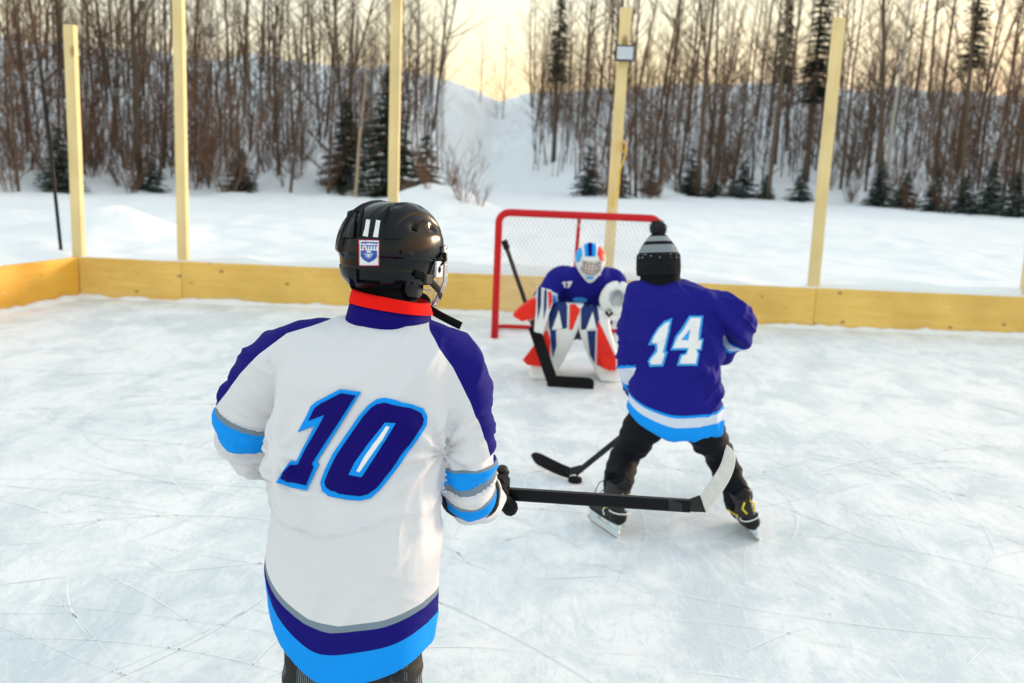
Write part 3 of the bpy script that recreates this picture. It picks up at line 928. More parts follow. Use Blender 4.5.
def body_mesh(root, J, headc, Fm, s=1.0, mat=None):
    """one continuous body: torso, neck, head, tapered limbs, hands with fingers, feet"""
    mb = MB()
    sweep(mb, [J['pelvis']+Vector((0,0,-.07*s)), J['pelvis'], J['waist'], J['chest'], J['neck']], [.09*s, .115*s, .105*s, .115*s, .05*s], 20, 20, .8, J['ex'])
    sweep(mb, [J['neck']-Vector((0,0,.05)), J['neck'], headc-Fm@Vector((0,.0,.05*s))], [.06*s, .048*s, .046*s], 8, 14)
    head(mb, headc, Fm, s)
    for q in 'LR':
        sh, el, wr = J['sh'+q], J['el'+q], J['wr'+q]
        sweep(mb, [J['chest'].lerp(sh, .45)-Vector((0,0,.03)), sh.lerp(J['chest'], .22)-Vector((0,0,.03)), sh.lerp(el, .5), el, el.lerp(wr, .4), wr], [.06*s, .052*s, .044*s, .036*s, .036*s, .024*s], 22, 14)
        if 'grip'+q in J:
            c, ax, wd, sd_ = J['grip'+q]
            fingers(mb, c, ax, wd, sd_, .0085*s, .0185*s, .014)
            mb.tube([wr, c+(wr-c).normalized()*.035], [.024*s, .022*s], 12)
        hp, kn, an, to = J['hp'+q], J['kn'+q], J['an'+q], J['to'+q]
        sweep(mb, [J['pelvis'].lerp(hp, .6), hp, hp.lerp(kn, .5), kn, kn.lerp(an, .35), an], [.07*s, .080*s, .068*s, .050*s, .050*s, .033*s], 26, 16)
        d = (to-an); hl = an - Vector((d.x, d.y, 0))*.25 + Vector((0,0,-.05*s))
        sweep(mb, [an, an+Vector((0,0,-.03*s))+d*.2, to], [.032*s, .032*s, .022*s], 8, 12)
        mb.ball(hl+Vector((d.x, d.y, 0))*.18, .024*s)
    me = remesh(mb, .0065, 2, 'body')
    return put(link('body', me, mat or M['skin']), root)

def skate(root, heel, toe, lean=0.0, s=1.0, fwd_tilt=0.0, name='skate'):
    """heel and toe: ends of the blade on the ice; built in local axes then placed"""
    heel, toe = Vector(heel), Vector(toe)
    f = Vector((toe.x-heel.x, toe.y-heel.y, 0)).normalized(); r_ = f.cross(Vector((0,0,1)))
    Rm = Matrix((r_, f, Vector((0,0,1)))).transposed() @ Matrix.Rotation(lean, 3, 'Y') @ Matrix.Rotation(fwd_tilt, 3, 'X')
    lift_ = lambda z: z if z < .02 else z+.022*min(1, (z-.02)/.026)
    T = lambda x, y, z: heel + Rm @ Vector((x*s, (y+.065)*s, lift_(z)*s+.001))
    def ring(z, y0, y1, hw, n=28):
        out = []
        for i in range(n):
            t = 2*math.pi*i/n; cy = math.cos(t); sx = math.sin(t)
            y = (y0+y1)/2 + (y1-y0)/2*math.copysign(abs(cy)**.8, cy)
            k = hw*(1+.10*cy-.12*(1-cy)*.5)
            out.append(T(k*math.copysign(abs(sx)**.75, sx), y, z))
        return out
    lv = [(.052,-.058,.190,.028), (.058,-.064,.200,.036), (.075,-.068,.205,.042), (.092,-.066,.192,.043), (.110,-.062,.150,.043),
          (.130,-.058,.112,.041), (.155,-.054,.086,.040), (.180,-.054,.072,.042), (.205,-.058,.064,.046), (.222,-.062,.058,.048), (.226,-.056,.052,.044), (.20,-.05,.05,.04)]
    boot = MB().rings([ring(*q) for q in lv])
    bo = put(boot.build(name, M['greyleather'], fixn=True), root)
    def sub(mb, nm, mat, bevel=0):
        o = mb.build(nm, mat, None, True, bevel, True); o.parent = bo; return o
    sub(MB().rings([ring(.046,-.062,.200,.034), ring(.0535,-.064,.203,.038)]), 'sole', M['black'])
    h = MB()                                                    # blade holder: bridge and two towers
    for y0, y1, z0, z1, w in ((-.060,.198,.018,.030,.007), (-.050,.020,.029,.048,.016), (.110,.185,.029,.048,.017)):
        h.rings([[T(x*w, y, z0 if k < 2 else z1) for k, x in enumerate((-.7, .7, 1, -1))] for y in np.linspace(y0, y1, 6)])
    sub(h, 'blade_holder', M['holder'])
    b = MB(); top, bot = [], []
    rr = []
    for i in range(17):
        y = -.075+.29*i/16; e = max(0, abs(i-8)/8-.72)/.28
        z0 = .014*e*e; rr.append([T(-.002, y, z0), T(.002, y, z0), T(.002, y, .0195), T(-.002, y, .0195)])
    b.rings(rr); sub(b, 'blade', M['steel'])
    c = MB()                                                    # heel counter with its pale edge
    cap = [ring(z, y0-.004, -.005, hw*.97) for z, y0, hw in ((.054,-.062,.034), (.066,-.070,.041), (.088,-.070,.043), (.100,-.066,.042))]
    sub(MB().rings(cap), 'heel_cap', M['black'])
    e = [p for p in ring(.102, -.072, -.002, .0445)]
    sub(MB().tube(e+[e[0]], .0032*s, 6, False), 'heel_trim', M['whiteplastic'])
    tcap = [ring(z, .135, y1+.004, hw*1.03) for z, y1, hw in ((.054,.192,.030), (.066,.204,.040), (.084,.202,.042), (.096,.188,.038))]
    sub(MB().rings(tcap), 'toe_cap', M['black'])
    tong = MB().rings([[T(x*.032, .05+.02*(1-abs(x))+yy, z) for x in (-1,-.5,0,.5,1)] for yy, z in ((.02,.15), (.012,.19), (.012,.225), (.024,.252))], False, False)
    o = sub(tong, 'tongue', M['blackcloth']); so = o.modifiers.new('t', 'SOLIDIFY'); so.thickness = .008*s
    tg = MB().rings([[T(math.sin(a)*.040, -.018-.040*math.cos(a)-k*.006, .215+k*.05*(1-abs(a)*.55)) for a in np.linspace(-1.1, 1.1, 11)] for k in (0, .5, 1)], False, False)
    o = sub(tg, 'tendon_guard', M['black']); so = o.modifiers.new('t', 'SOLIDIFY'); so.thickness = .009*s
    for q in (-1, 1):                                           # bright chevrons on the ankle, stripe along the side
        sub(MB().tube([T(q*.014,-.066,.196), T(q*.030,-.060,.168), T(q*.018,-.063,.138)], .0048*s, 6), 'chevron', M['yellow'])
        sub(MB().tube([T(q*.0435,.15,.082), T(q*.045,.07,.098), T(q*.044,.0,.112)], .0042*s, 6), 'side_stripe', M['yellow'])
        sub(MB().tube([T(q*.046,.01,.07), T(q*.045,.03,.086), T(q*.041,.02,.11)], .0032*s, 6), 'side_trim', M['whiteplastic'])
    for k in range(6):
        y, z = .148-.018*k, .107+.018*k-.004*(5-k)*.5
        sub(MB().tube([T(-.026,y,z+.004), T(0,y+.008,z+.014), T(.026,y,z+.004)], .0035*s, 6), 'lace', M['whiteplastic'])
    for q in (-1, 1):
        sub(MB().tube([T(q*.012,.085,.215), T(q*.045,.095,.20), T(q*.062,.09,.165), T(q*.058,.10,.12)], .0025*s, 5), 'lace_end', M['greyleather'])
    return bo

def pants_mesh(root, J, rows, mat, s=1.0, fold=.012, name='trousers'):
    mb = MB()
    mb.ball(J['pelvis'], (.125*s, .095*s, .12*s), 20, 12)
    for q in 'LR':
        sweep(mb, [J['pelvis'].lerp(J['hp'+q], .7)+Vector((0,0,.03)), J['hp'+q], J['hp'+q].lerp(J['kn'+q], .5), J['kn'+q], J['kn'+q].lerp(J['an'+q], .5), J['an'+q]+(J['kn'+q]-J['an'+q]).normalized()*.03], rows, 30, 22)
    me = remesh(mb, .0075, 3, name)
    co = get_co(me); m = np.clip((J['pelvis'].z-co[:, 2])/.3, .2, 1)
    folds(me, fold, 7, 3.3, (.8, .8, 2.2), m)
    return put(link(name, me, mat), root)

# ------------------------------------------------------------------ the player in white, number 10
r10 = empty('person', at(352, 640, y=2.2)*Vector((1,1,0)) if False else Vector((at(352, 640, y=2.2).x, 2.2, 0)),
            'player in white jersey number 10 and black helmet, seen from behind, nearest the viewer', 'person')
yaw10 = math.radians(16)
arms10 = {
 'L': [(at(345,345,y=2.30), .060), (at(300,353,y=2.33), .082), (at(262,386,y=2.36), .082), (at(246,425,y=2.38), .077), (at(262,452,y=2.46), .066), (at(300,468,y=2.53), .055)],
 'R': [(at(405,350,y=2.27), .060), (at(446,366,y=2.24), .086), (at(463,415,y=2.21), .074), (at(466,470,y=2.21), .068), (at(472,497,y=2.26), .062), (at(482,501,y=2.34), .054)]}
mb = MB()
rows = [(319,352,430,2.30,.075), (326,326,448,2.29,.105), (338,300,462,2.28,.125), (358,285,464,2.26,.14), (400,274,456,2.23,.15), (450,268,446,2.20,.153),
        (520,269,438,2.17,.152), (580,271,435,2.14,.154), (625,272,433,2.12,.156), (652,273,432,2.11,.158)]
S10, ex10, ey10 = torso(mb, rows, yaw10, 40, 2.3)
AS = {q: sweep(mb, [p for p, r in a], [r for p, r in a], 34, 28) for q, a in arms10.items()}
me = remesh(mb, .0055, 7, 'jersey')
co = get_co(me)
tn, th = tnorm(co, S10, ex10, ey10)
hemz = S10[-1, 2]
slv = np.zeros(len(co)); yoke = np.full(len(co), -1.0)
ap = {}
for q in 'LR':
    d, t = armparam(co, AS[q]); ap[q] = (d, t)
    if q == 'L': t = t+.06
    if q == 'L': t = np.minimum(t, .75)
    m = (d < tn*1.02) & (t > .3); slv[m] = t[m]
folds(me, .012, 4.2, 1.1, (1, 1, .6))
tm = np.where(slv > .2, .35, 1.0)*np.clip((at(390,322,y=2.2).z-co[:, 2])/.10, 0, 1)
nc_ = np.array(at(352,440,y=2.06)); tm *= 1-.85*np.exp(-(np.linalg.norm((co-nc_)*np.array([1,.6,1.25]), axis=1)/.22)**2)
drape(me, .026, .10, math.radians(78), 2.2, .22, tm); drape(me, .020, .08, math.radians(30), 9.4, .25, tm); drape(me, .022, .06, math.radians(-18), 5.7, .35, np.where(slv > .2, 1.0, .15))
co = get_co(me); no_ = get_no(me)
# drag folds fanning out from under the arms, and creases at the elbows
for (pu, pv, py), sgn in (((272,455,2.12), 1), ((441,462,2.06), -1)):
    p0 = np.array(at(pu, pv, y=py)); rel = co-p0; rr_ = np.linalg.norm(rel, axis=1); an_ = np.arctan2(rel[:, 2], rel[:, 0]*sgn)
    co += no_*(.011*np.sin(an_*9+rr_*6)*np.exp(-rr_/.16)*smooth_in(rr_, .02, .06))[:, None]
for q in 'LR':
    d, t = ap[q]; m = (slv > .25)*np.exp(-((t-.60)/.16)**2)
    co += no_*(.008*np.sin(t*75+co[:, 1]*22)*m)[:, None]
set_co(me, co)
co = get_co(me)
# shoulder panels: everything above a seam that runs from the collar over the shoulder and down the outer sleeve
def seam(pl, Y):
    w = [at(u, v, y=Y) for u, v in pl]; return np.array([p.x for p in w]), np.array([p.z for p in w])
xl, zl = seam([(205,418), (217,404), (240,374), (262,352), (290,331), (322,322), (352,312)], 2.30)
xr, zr = seam([(420,318), (436,335), (455,362), (472,395), (484,425), (493,455), (497,470), (500,485)], 2.22)
yl = co[:, 2]-np.interp(co[:, 0], xl, zl); yr = co[:, 2]-np.interp(co[:, 0], xr, zr)
mid = (xl[-1]+xr[0])/2
yoke = np.where(co[:, 0] < mid, yl, yr)
yoke[(co[:, 0] > xl[-1]) & (co[:, 0] < xr[0])] = -1
inside_sleeve = slv > .60; yoke[inside_sleeve & (co[:, 0] < mid)] = -1
hem = co[:, 2]-hemz
# the tail of the jersey hangs lower behind than at the sides
lift = np.where(np.sin(th) < 0, .175, .06)*np.abs(np.sin(th))**1.6
lift *= np.clip(1-hem/.55, 0, 1)**1.3*(slv == 0)
co[:, 2] += lift; set_co(me, co)
add_attr(me, 'hem', hem); add_attr(me, 'slv', slv); add_attr(me, 'yoke', yoke)
SL = [('slv', .615, .625, GREY), ('slv', .625, .685, CYAN), ('slv', .685, .698, GREY), ('slv', .765, .777, GREY), ('slv', .777, .828, CYAN)]
mat10 = bands('white jersey', WHITE, [('yoke', 0, 1, NAVY)]+SL+[('hem', .122, .138, GREY), ('hem', .073, .122, NAVY), ('hem', -.1, .073, CYAN)])
jersey10 = put(link('jersey', me, mat10), r10)
# collar of jersey 10: blue band with red top
def collar_ring(u, v, Y, hw, hd, tilt, yaw, n=48):
    c = at(u, v, y=Y); ex = Vector((math.cos(yaw), -math.sin(yaw), -tilt)); ey = Vector((math.sin(yaw), math.cos(yaw), -.10))
    return oval(c, ex, ey, hw, hd, n, 2.2)
cy = 2.295
rr = [collar_ring(389,330,cy,.108,.098,.06,yaw10), collar_ring(389,324,cy,.106,.096,.07,yaw10), collar_ring(390,313,cy+.005,.101,.090,.09,yaw10), collar_ring(391,306,cy+.008,.098,.087,.10,yaw10),
      collar_ring(392,304,cy+.01,.094,.083,.10,yaw10), collar_ring(390,326,cy,.094,.082,.07,yaw10)]
o = put(MB().rings(rr, False).build('collar', M['navy'], fixn=True), r10)
rr = [collar_ring(391,308,cy+.007,.1025,.0925,.095,yaw10), collar_ring(391,303,cy+.012,.100,.090,.115,yaw10), collar_ring(391,297,cy+.016,.096,.086,.13,yaw10), collar_ring(391,295,cy+.018,.091,.081,.13,yaw10), collar_ring(392,300,cy+.012,.086,.075,.11,yaw10)]
o2 = MB().rings(rr, False).build('collar_top', M['red'], fixn=True); o2.parent = o
# back number
sf = Surf(jersey10)
Z10 = dict(zoom=5.253, o0=(270, 380))
one_o = [(370,48),(480,63),(248,432),(262,440),(193,583),(33,540),(55,500),(112,420),(137,428),(150,410),(205,300),(235,240),(148,275),(195,190),(218,138),(245,115)]
one_i = [(375,70),(452,82),(222,440),(232,455),(190,555),(55,520),(78,480),(110,447),(150,440),(290,182),(205,215),(238,150),(270,125)]
zer_o = [(600,95),(655,105),(700,120),(745,128),(805,150),(825,190),(820,235),(790,290),(690,430),(640,500),(580,575),(530,620),(480,633),(400,628),(310,608),(275,585),(266,540),(290,470),(330,390),(400,290),(470,185),(520,130),(560,102)]
zer_i = [(600,122),(650,132),(690,142),(740,150),(790,172),(803,205),(795,240),(765,290),(670,420),(620,490),(560,565),(515,597),(475,608),(405,600),(325,585),(298,565),(290,535),(312,475),(350,400),(420,298),(490,195),(535,145),(565,128)]
hole_o = [(605,222),(662,225),(600,330),(480,508),(415,495),(450,430),(540,310)]
hole_i = [(612,240),(632,243),(590,320),(470,482),(455,475),(500,400),(560,320)]
for nm, po, off, mt in (('digit_one_border', one_o, .0045, 'cyan'), ('digit_one', one_i, .0070, 'navy'), ('digit_zero_border', zer_o, .0045, 'cyan'), ('digit_zero', zer_i, .0070, 'navy'), ('digit_zero_counter_border', hole_o, .0092, 'cyan'), ('digit_zero_counter', hole_i, .0112, 'white')):
    patch(sf, po, off, M[mt], nm, jersey10, 3.0, **Z10)

# stick of player 10 and his hands on it
def YY(u): return 2.50 + (2.40-2.50)*(u-310)/(700-310)
def on10(u): return at(u, 481.5+.0655*(u-320), y=YY(u))
s_top, s_heel = on10(296), on10(690)
ax10 = (s_heel-s_top).normalized()
st = empty('hockey_stick', s_top, 'black hockey stick with white taped blade held level by the player in white', 'hockey stick')
def shaft(parent, a, b, w, t, mat, name='shaft', up=Vector((0,0,1))):
    d = (b-a).normalized(); u_ = (up-d*up.dot(d)).normalized(); s_ = d.cross(u_)
    rings = []
    for k in np.linspace(0, 1, 8):
        p = a.lerp(b, k); c_ = .28
        rings.append([p+u_*x*w/2+s_*y*t/2 for x, y in ((-1,-1+c_),(-1+c_,-1),(1-c_,-1),(1,-1+c_),(1,1-c_),(1-c_,1),(-1+c_,1),(-1,1-c_))])
    return put(MB().rings(rings).build(name, mat, None, False, 0, True), parent)
sh = shaft(st, s_top, s_heel, .033, .021, M['carbon'])
shaft(st, s_top-ax10*.01, s_top+ax10*.16, .036, .024, M['tape_white'], 'butt_tape')
shaft(st, on10(560), on10(635), .0334, .0214, M['graphite'], 'shaft_print')
lo = [(668,509.5),(688,511),(705.6,512),(713,503.5),(720,494.5),(728.5,481),(733.5,469),(735.2,459),(733.8,451.5),(728,445.6)]
hi = [(668,499),(684,500.5),(700,495.5),(705,489),(709,483.5),(715.5,474),(720.5,465.5),(723.3,457.5),(725.2,450.5),(726.8,446)]
def blade_rings(i0, i1, grow=0.0):
    rings = []
    A_, B_ = spline(lo[i0:i1], 22), spline(hi[i0:i1], 22)
    for k in range(22):
        Y = YY(690)+.03*(k/21)**2*(1 if i0 else .2)
        p, q = at(*A_[k], y=Y), at(*B_[k], y=Y); m = (p+q)/2; p = m+(p-m)*(1+grow); q = m+(q-m)*(1+grow)
        t = (.0075 if i0 else .0105-.003*k/21)+grow*.02; dy = Vector((0, t, 0))
        rings.append([p-dy*.5, p-dy+(q-p)*.12, q-dy+(p-q)*.12, q-dy*.5, q+dy*.5, q+dy+(p-q)*.12, p+dy+(q-p)*.12, p+dy*.5])
    return rings
put(MB().rings(blade_rings(0, 3)).build('hosel', M['graphite'], fixn=True), st)
bl = put(MB().rings(blade_rings(2, 10)).build('blade', M['tape_white'], fixn=True), st)

gR = on10(482); gL = on10(322)
wR = (Vector(arms10['R'][-1][0])-gR); wL = (Vector(arms10['L'][-1][0])-gL)
wR = (wR+Vector((-.02,-.03,.03))).normalized(); wL = Vector((-.35,-.75,.25)).normalized()
glove(r10, gR, ax10, wR, -1, 'glove', M['blackcloth'], 1.32, M['whiteplastic'])
glove(r10, gL, -ax10, wL, 1, 'glove', M['blackcloth'], 1.0, M['whiteplastic'])

# head, helmet
hc10 = at(391, 255, y=2.365); F10 = frame_of(math.radians(34), math.radians(4))
def helmet_shell(c, Fm, s=1.0):
    """two-piece hockey helmet: ridged crown, lower back shell, ear drops, brow edge"""
    nu, nv = 260, 130; rings = []
    R0 = (.106*s, .137*s, .128*s)
    for j in range(nv+1):
        ring = []
        for i in range(nu):
            a = 2*math.pi*i/nu                           # 0 = forward
            fwd = math.cos(a); sid = math.sin(a)
            # lowest elevation of the rim round the head
            back = smoothstep(.2, -.6, fwd); front = smoothstep(.35, .85, fwd)
            rim = -.62*back - .52*(1-back)*(1-front) + .20*front
            ph = math.pi/2 - (math.pi/2-rim)*(j/nv)
            d = Vector((math.cos(ph)*sid, math.cos(ph)*fwd, math.sin(ph)))
            r = 1.0
            x, y, z = d.x*R0[0], d.y*R0[1], d.z*R0[2]
            # boxier crown
            n_ = (abs(d.x)**2.5+abs(d.y)**2.5+abs(d.z)**2.5)**(-1/2.5); r *= .55+.45*n_
            up = smoothstep(-.12, .1, d.z)
            ax_ = abs(x)/s
            r += .075*up*smoothstep(.034, .039, ax_)*smoothstep(1.0, .75, abs(d.x))*smoothstep(.9, .5, d.y)   # raised side shells
            r -= .016*up*(1-smoothstep(.0, .0022, abs(ax_-.022)))*smoothstep(.6, .3, d.y)                       # grooves beside the stripes
            r -= .045*up*smoothstep(.068, .072, ax_)*smoothstep(.35, .6, d.z)*smoothstep(.9, .5, d.y)                # second step down to the temples
            r += .030*smoothstep(-.005, .012, d.z)*smoothstep(.9, .6, d.y)                                      # upper shell overlaps the lower
            r += .030*smoothstep(-.20, -.26, d.z)*smoothstep(.0, -.5, d.y)                                      # occipital band
            r -= .05*smoothstep(-.38,-.60, d.z)*back
            # vents either side of the centre band
            for vx, vy, vz, w in ((.049,-.80,.52,.09), (.049,-.35,.88,.10), (.049,.25,.92,.09), (.085,-.25,.55,.08), (.085,.25,.55,.08)):
                q = math.hypot((ax_-vx)*9, math.hypot(d.y-vy, d.z-vz)*.55)
                r -= .055*max(0, 1-q/w)
            if j == nv: r += .006
            ring.append(c + Fm @ Vector((x*r, y*r, z*r)))
        rings.append(ring)
    return MB().rings(rings, False)
he = put(helmet_shell(hc10, F10).build('helmet', M['gloss'], fixn=True), r10)
so = he.modifiers.new('shell', 'SOLIDIFY'); so.thickness = .009; so.offset = -1
es = he.modifiers.new('edge', 'EDGE_SPLIT'); es.split_angle = math.radians(50)
def H(x, y, z): return hc10 + F10 @ Vector((x, y, z))
hs = Surf(he)
# stripes and crest sticker at the back
for k, pl in enumerate(([(366.5,219.5),(370.5,220),(368,237),(363,236)], [(376,220),(380.5,220.5),(378,237.5),(373,237)])):
    patch(hs, pl, .0016, M['whiteplastic'], 'stripe', he, 2.0, emboss=.0006)
stick = simple('sticker white', (.72, .76, .80), .35, var=.04); sred = simple('sticker red', (.55, .03, .08), .35); sblue = simple('sticker blue', (.02, .08, .42), .35); spale = simple('sticker pale blue', (.30, .45, .72), .35)
patch(hs, [(358.6,239.5),(379.5,240),(379.3,266),(359,266)], .0016, sred, 'crest_sticker_edge', he, 2.0, emboss=.0005)
patch(hs, [(359.6,240.4),(378.6,240.8),(378.4,265.2),(360,265.2)], .0024, stick, 'crest_sticker', he, 2.0, emboss=.0005)
patch(hs, [(361,242),(378,242.3),(378,244),(369,243.2),(361,243.8)], .0032, sblue, 'crest_bar', he, 2.0, emboss=.0005)
patch(hs, [(361,250.5),(377,250.5),(377,256),(374.5,259.5),(369,262.5),(363.5,259.5),(361,256)], .0032, sblue, 'crest_shield', he, 1.5, emboss=.0005)
patch(hs, [(365,253),(373.5,253),(371.5,257),(369,258.5),(366.5,257)], .0040, spale, 'crest_shield_inner', he, 1.5, emboss=.0005)
patch(hs, [(367,250.8),(371.2,250.8),(371.2,252.4),(367,252.4)], .0048, stick, 'crest_mark', he, 1.5, emboss=.0005)
patch(hs, [(367.6,254),(370.4,254),(370.0,256.4),(368,256.4)], .0050, stick, 'crest_mark', he, 1.5, emboss=.0005)
for k in range(6):                                        # row of block letters
    x0 = 361.4+k*2.75
    patch(hs, [(x0,245.0),(x0+.85,245.0),(x0+.85,249.2),(x0,249.2)], .0032, sblue, 'crest_letter', he, 1.5, emboss=.0005)
    patch(hs, [(x0+.85,245.0+.2*(k%2)),(x0+1.9,245.0),(x0+1.9,246.1+(k%3)*.5),(x0+.85,246.1)], .0032, sblue, 'crest_letter', he, 1.5, emboss=.0005)
# raised shell panels and dark vent slots
for pl in ([(342.5,238),(344.5,224),(351,210),(358.5,204),(356.5,216),(354.5,238)], [(384.5,239),(388,222),(393,208),(402,204),(413,208),(421,217),(410,226),(404,239)], [(350,268),(357.5,269),(358,281),(380,283),(381,270),(392,270),(394,286),(384,291),(360,289),(351,282)]):
    o = patch(hs, pl, .0035, M['gloss'], 'shell_panel', he, 2.0, emboss=.008)
    e_ = o.modifiers.new('edge', 'EDGE_SPLIT'); e_.split_angle = math.radians(40)
for pl in ([(357.5,236),(359.5,218),(363,208),(364.5,208.5),(361.5,220),(360,236)], [(383,221),(387,208),(391,204),(389,213),(385,224)], [(396,236),(399,224),(404,223),(402,236)], [(412,229),(424,219),(428,223),(417,231)], [(400,250),(412,252),(413,256),(401,254)]):
    patch(hs, pl, .0022, M['rubber'], 'vent_slot', he, 2.0, emboss=.0012)
for q in (-1, 1):
    MBb = MB()
    rg = [H(q*.104,.052,z)+F10@Vector((q*.004,yy,0)) for z, yy in ((-.005,-.012),(-.005,.012),(-.045,.016),(-.045,-.010))]
    MBb.rings([rg, [p+F10@Vector((q*.007,0,0)) for p in rg]]); MBb.build('side_clip', M['whiteplastic'], None, False, .002, True).parent = he
    b = MB(); b.ball(H(q*.114,.053,-.025), (.004,.006,.009), 10, 6, F10); b.build('clip_screw', M['black']).parent = he
    b = MB()
    P0 = [H(q*.108,-.03,-.035), H(q*.112,.02,-.052), H(q*.105,.065,-.075), H(q*.085,.105,-.098)]
    b.tube(P0, .009, 8, True, .25, F10@Vector((0,0,1))); b.build('side_strap', M['rubber']).parent = he
    b = MB(); b.box(-.013,.013,-.005,.005,-.012,.012)
    o = b.build('buckle', M['greyleather'], None, False, .003); o.matrix_world = Matrix.Translation(H(q*.115,.01,-.049)) @ (F10@Matrix.Rotation(math.pi/2,3,'Z')).to_4x4(); o.parent = he
# lower ear drop
for q in (-1, 1):
    b = MB()
    b.rings([oval(H(q*(.088+.006*k),-.012,-.072), F10@Vector((0,1,0)), F10@Vector((0,0,1)), .034, .030, 24) for k in (0, 1)]); b.build('ear_guard', M['gloss'], None, True, .002, True).parent = he
# wire face cage
cg = MB()
def cagept(a, b): # a -1..1 across, b 0..1 down
    ang = a*1.22; fx = .112*math.sin(ang); fy = .035+.122*math.cos(ang)*(1-.10*b*b)
    return H(fx*(1-.22*max(0, b-.55)/.45*1.3), fy+.012*math.sin(b*2.6), .030-.158*b)
for a in np.linspace(-.88, .88, 9): cg.tube([cagept(a, b) for b in np.linspace(0, 1, 12)], .0018, 6)
for b in np.linspace(.12, .93, 6): cg.tube([cagept(a, b) for a in np.linspace(-.98, .98, 22)], .0018, 6)
fr = [cagept(a, 0) for a in np.linspace(-1, 1, 20)]+[cagept(1, b) for b in np.linspace(0, 1, 10)][1:]+[cagept(a, 1) for a in np.linspace(1, -1, 20)][1:]+[cagept(-1, b) for b in np.linspace(1, 0, 10)][1:]
cg.tube(fr, .0038, 8)
cage = put(cg.build('face_cage', M['wire']), r10)
for q in (-1, 1):
    MB().tube([cagept(q, .1), H(q*.112,.075,-.0), H(q*.110,.055,-.015)], .006, 8).build('cage_bracket', M['rubber']).parent = cage
b = MB(); b.ball(H(0,.118,-.118), (.040,.018,.024), 16, 10, F10); b.build('chin_cup', M['rubber']).parent = cage
# loose strap end
p0 = H(.055,.06,-.115)
lp = [p0, at(436,313,y=2.36), at(447,319,y=2.34), at(461,326,y=2.33)]
lp = [Vector(q) for q in spline(lp, 12)]
put(MB().tube(lp, .010, 8, True, .22, (.2,.1,1)).build('chin_strap', M['rubber']), r10)

# body of player 10
J = {'ex': ex10}
pel = Vector((S10[-8, 0], S10[-8, 1]+.03, .78))
J['pelvis'] = pel; J['waist'] = pel+Vector((.0,.03,.16)); J['chest'] = Vector((at(370,380,y=2.25).x, 2.25, at(370,380,y=2.25).z)); J['neck'] = at(389,318,y=2.32)
for q in 'LR':
    a = arms10[q]; J['sh'+q] = a[1][0]; J['el'+q] = a[3][0] if q == 'R' else a[3][0].lerp(a[4][0], .2)
    g = gR if q == 'R' else gL; w = wR if q == 'R' else wL
    J['wr'+q] = g+w*.10; J['grip'+q] = (g, ax10 if q == 'R' else -ax10, w, -1 if q == 'R' else 1)
    sg = -1 if q == 'L' else 1
    J['hp'+q] = pel+ex10*(.075*sg)+Vector((-.02,0,0))+Vector((0,0,-.02))
    J['kn'+q] = Vector((at(306 if q == 'L' else 384, 660, y=2.16).x, 2.30-.04*sg, .46))
    J['an'+q] = J['kn'+q]+Vector((.02*sg, -.10, -.325))
    J['to'+q] = J['an'+q]+ey10*.15+Vector((0,0,-.06))
body_mesh(r10, J, hc10, F10, 1.0)
eyes(hc10, F10, r10)
neckg = MB(); neckg.tube([J['neck']-Vector((0,0,.04)), J['neck']+Vector((.0,.01,.02)), hc10-F10@Vector((0,.015,.075)), hc10-F10@Vector((0,.015,.04))], [.072,.070,.074,.082], 20)
put(neckg.build('neck_guard', M['blackcloth']), r10)
t = NT('black trousers with fine pattern'); v = t.coords(scale=(1,1,1.6))
w = t.node('TexWave'); t.link(v, w.inputs['Vector']); w.inputs['Scale'].default_value = 60; w.inputs['Distortion'].default_value = 1.5
blk = t.ramp(t.noise(t.coords(), 16, 3, .5), .5, .58)
f = t.math('MULTIPLY', t.math('GREATER_THAN', w.outputs['Fac'], .72), blk)
t.set(Base_Color=t.mix(f, (.012,.012,.014), (.20,.25,.28)), Roughness=.75); t.bump(t.noise(v, 12, 4, .6), .4, .01)
M['pants10'] = t.m
pants_mesh(r10, J, [.085, .108, .102, .084, .078, .062], M['pants10'])
b = MB(); k = J['hpL'].lerp(J['knL'], .62)
rg = oval(k, ex10, ey10, .102, .104, 30, 2.0); b.tube(rg+[rg[0]], .003, 6, False); put(b.build('trouser_piping', M['holder']), r10)
for q in 'LR':
    an = J['an'+q]; hl = Vector((an.x, an.y, 0))-ey10*.07; skate(r10, hl, hl+ey10*.26, 0, 1.0)
# ------------------------------------------------------------------ the player in blue, number 14
yaw14 = math.radians(8)
r14 = empty('person', Vector((at(675, 430, y=4.3).x, 4.3, 0)), 'player in blue jersey number 14 and striped bobble hat, back to the viewer', 'person')
arms14 = {
 'L': [(at(655,300,y=4.44), .07), (at(640,312,y=4.46), .082), (at(635,342,y=4.44), .080), (at(634,372,y=4.38), .074), (at(642,394,y=4.52), .064), (at(650,408,y=4.68), .055)],
 'R': [(at(700,300,y=4.42), .07), (at(718,310,y=4.40), .088), (at(734,322,y=4.40), .082), (at(739,334,y=4.46), .072), (at(718,354,y=4.60), .058), (at(698,366,y=4.66), .052)]}
mb = MB()
rows = [(281,641,684,4.50,.07), (287,631,708,4.49,.11), (293,628,720,4.47,.13), (310,626,724,4.44,.14), (340,627,722,4.40,.150), (370,629,720,4.36,.152), (400,629,720,4.32,.155), (424,628,721,4.29,.160), (431,627.5,721.5,4.285,.162)]
S14, ex14, ey14 = torso(mb, rows, yaw14, 34, 2.3)
A4 = {q: sweep(mb, [p for p, r in a], [r for p, r in a], 34, 26) for q, a in arms14.items()}
me = remesh(mb, .0065, 6, 'jersey')
co = get_co(me); tn, th = tnorm(co, S14, ex14, ey14); hemz = S14[-1, 2]; slv = np.zeros(len(co))
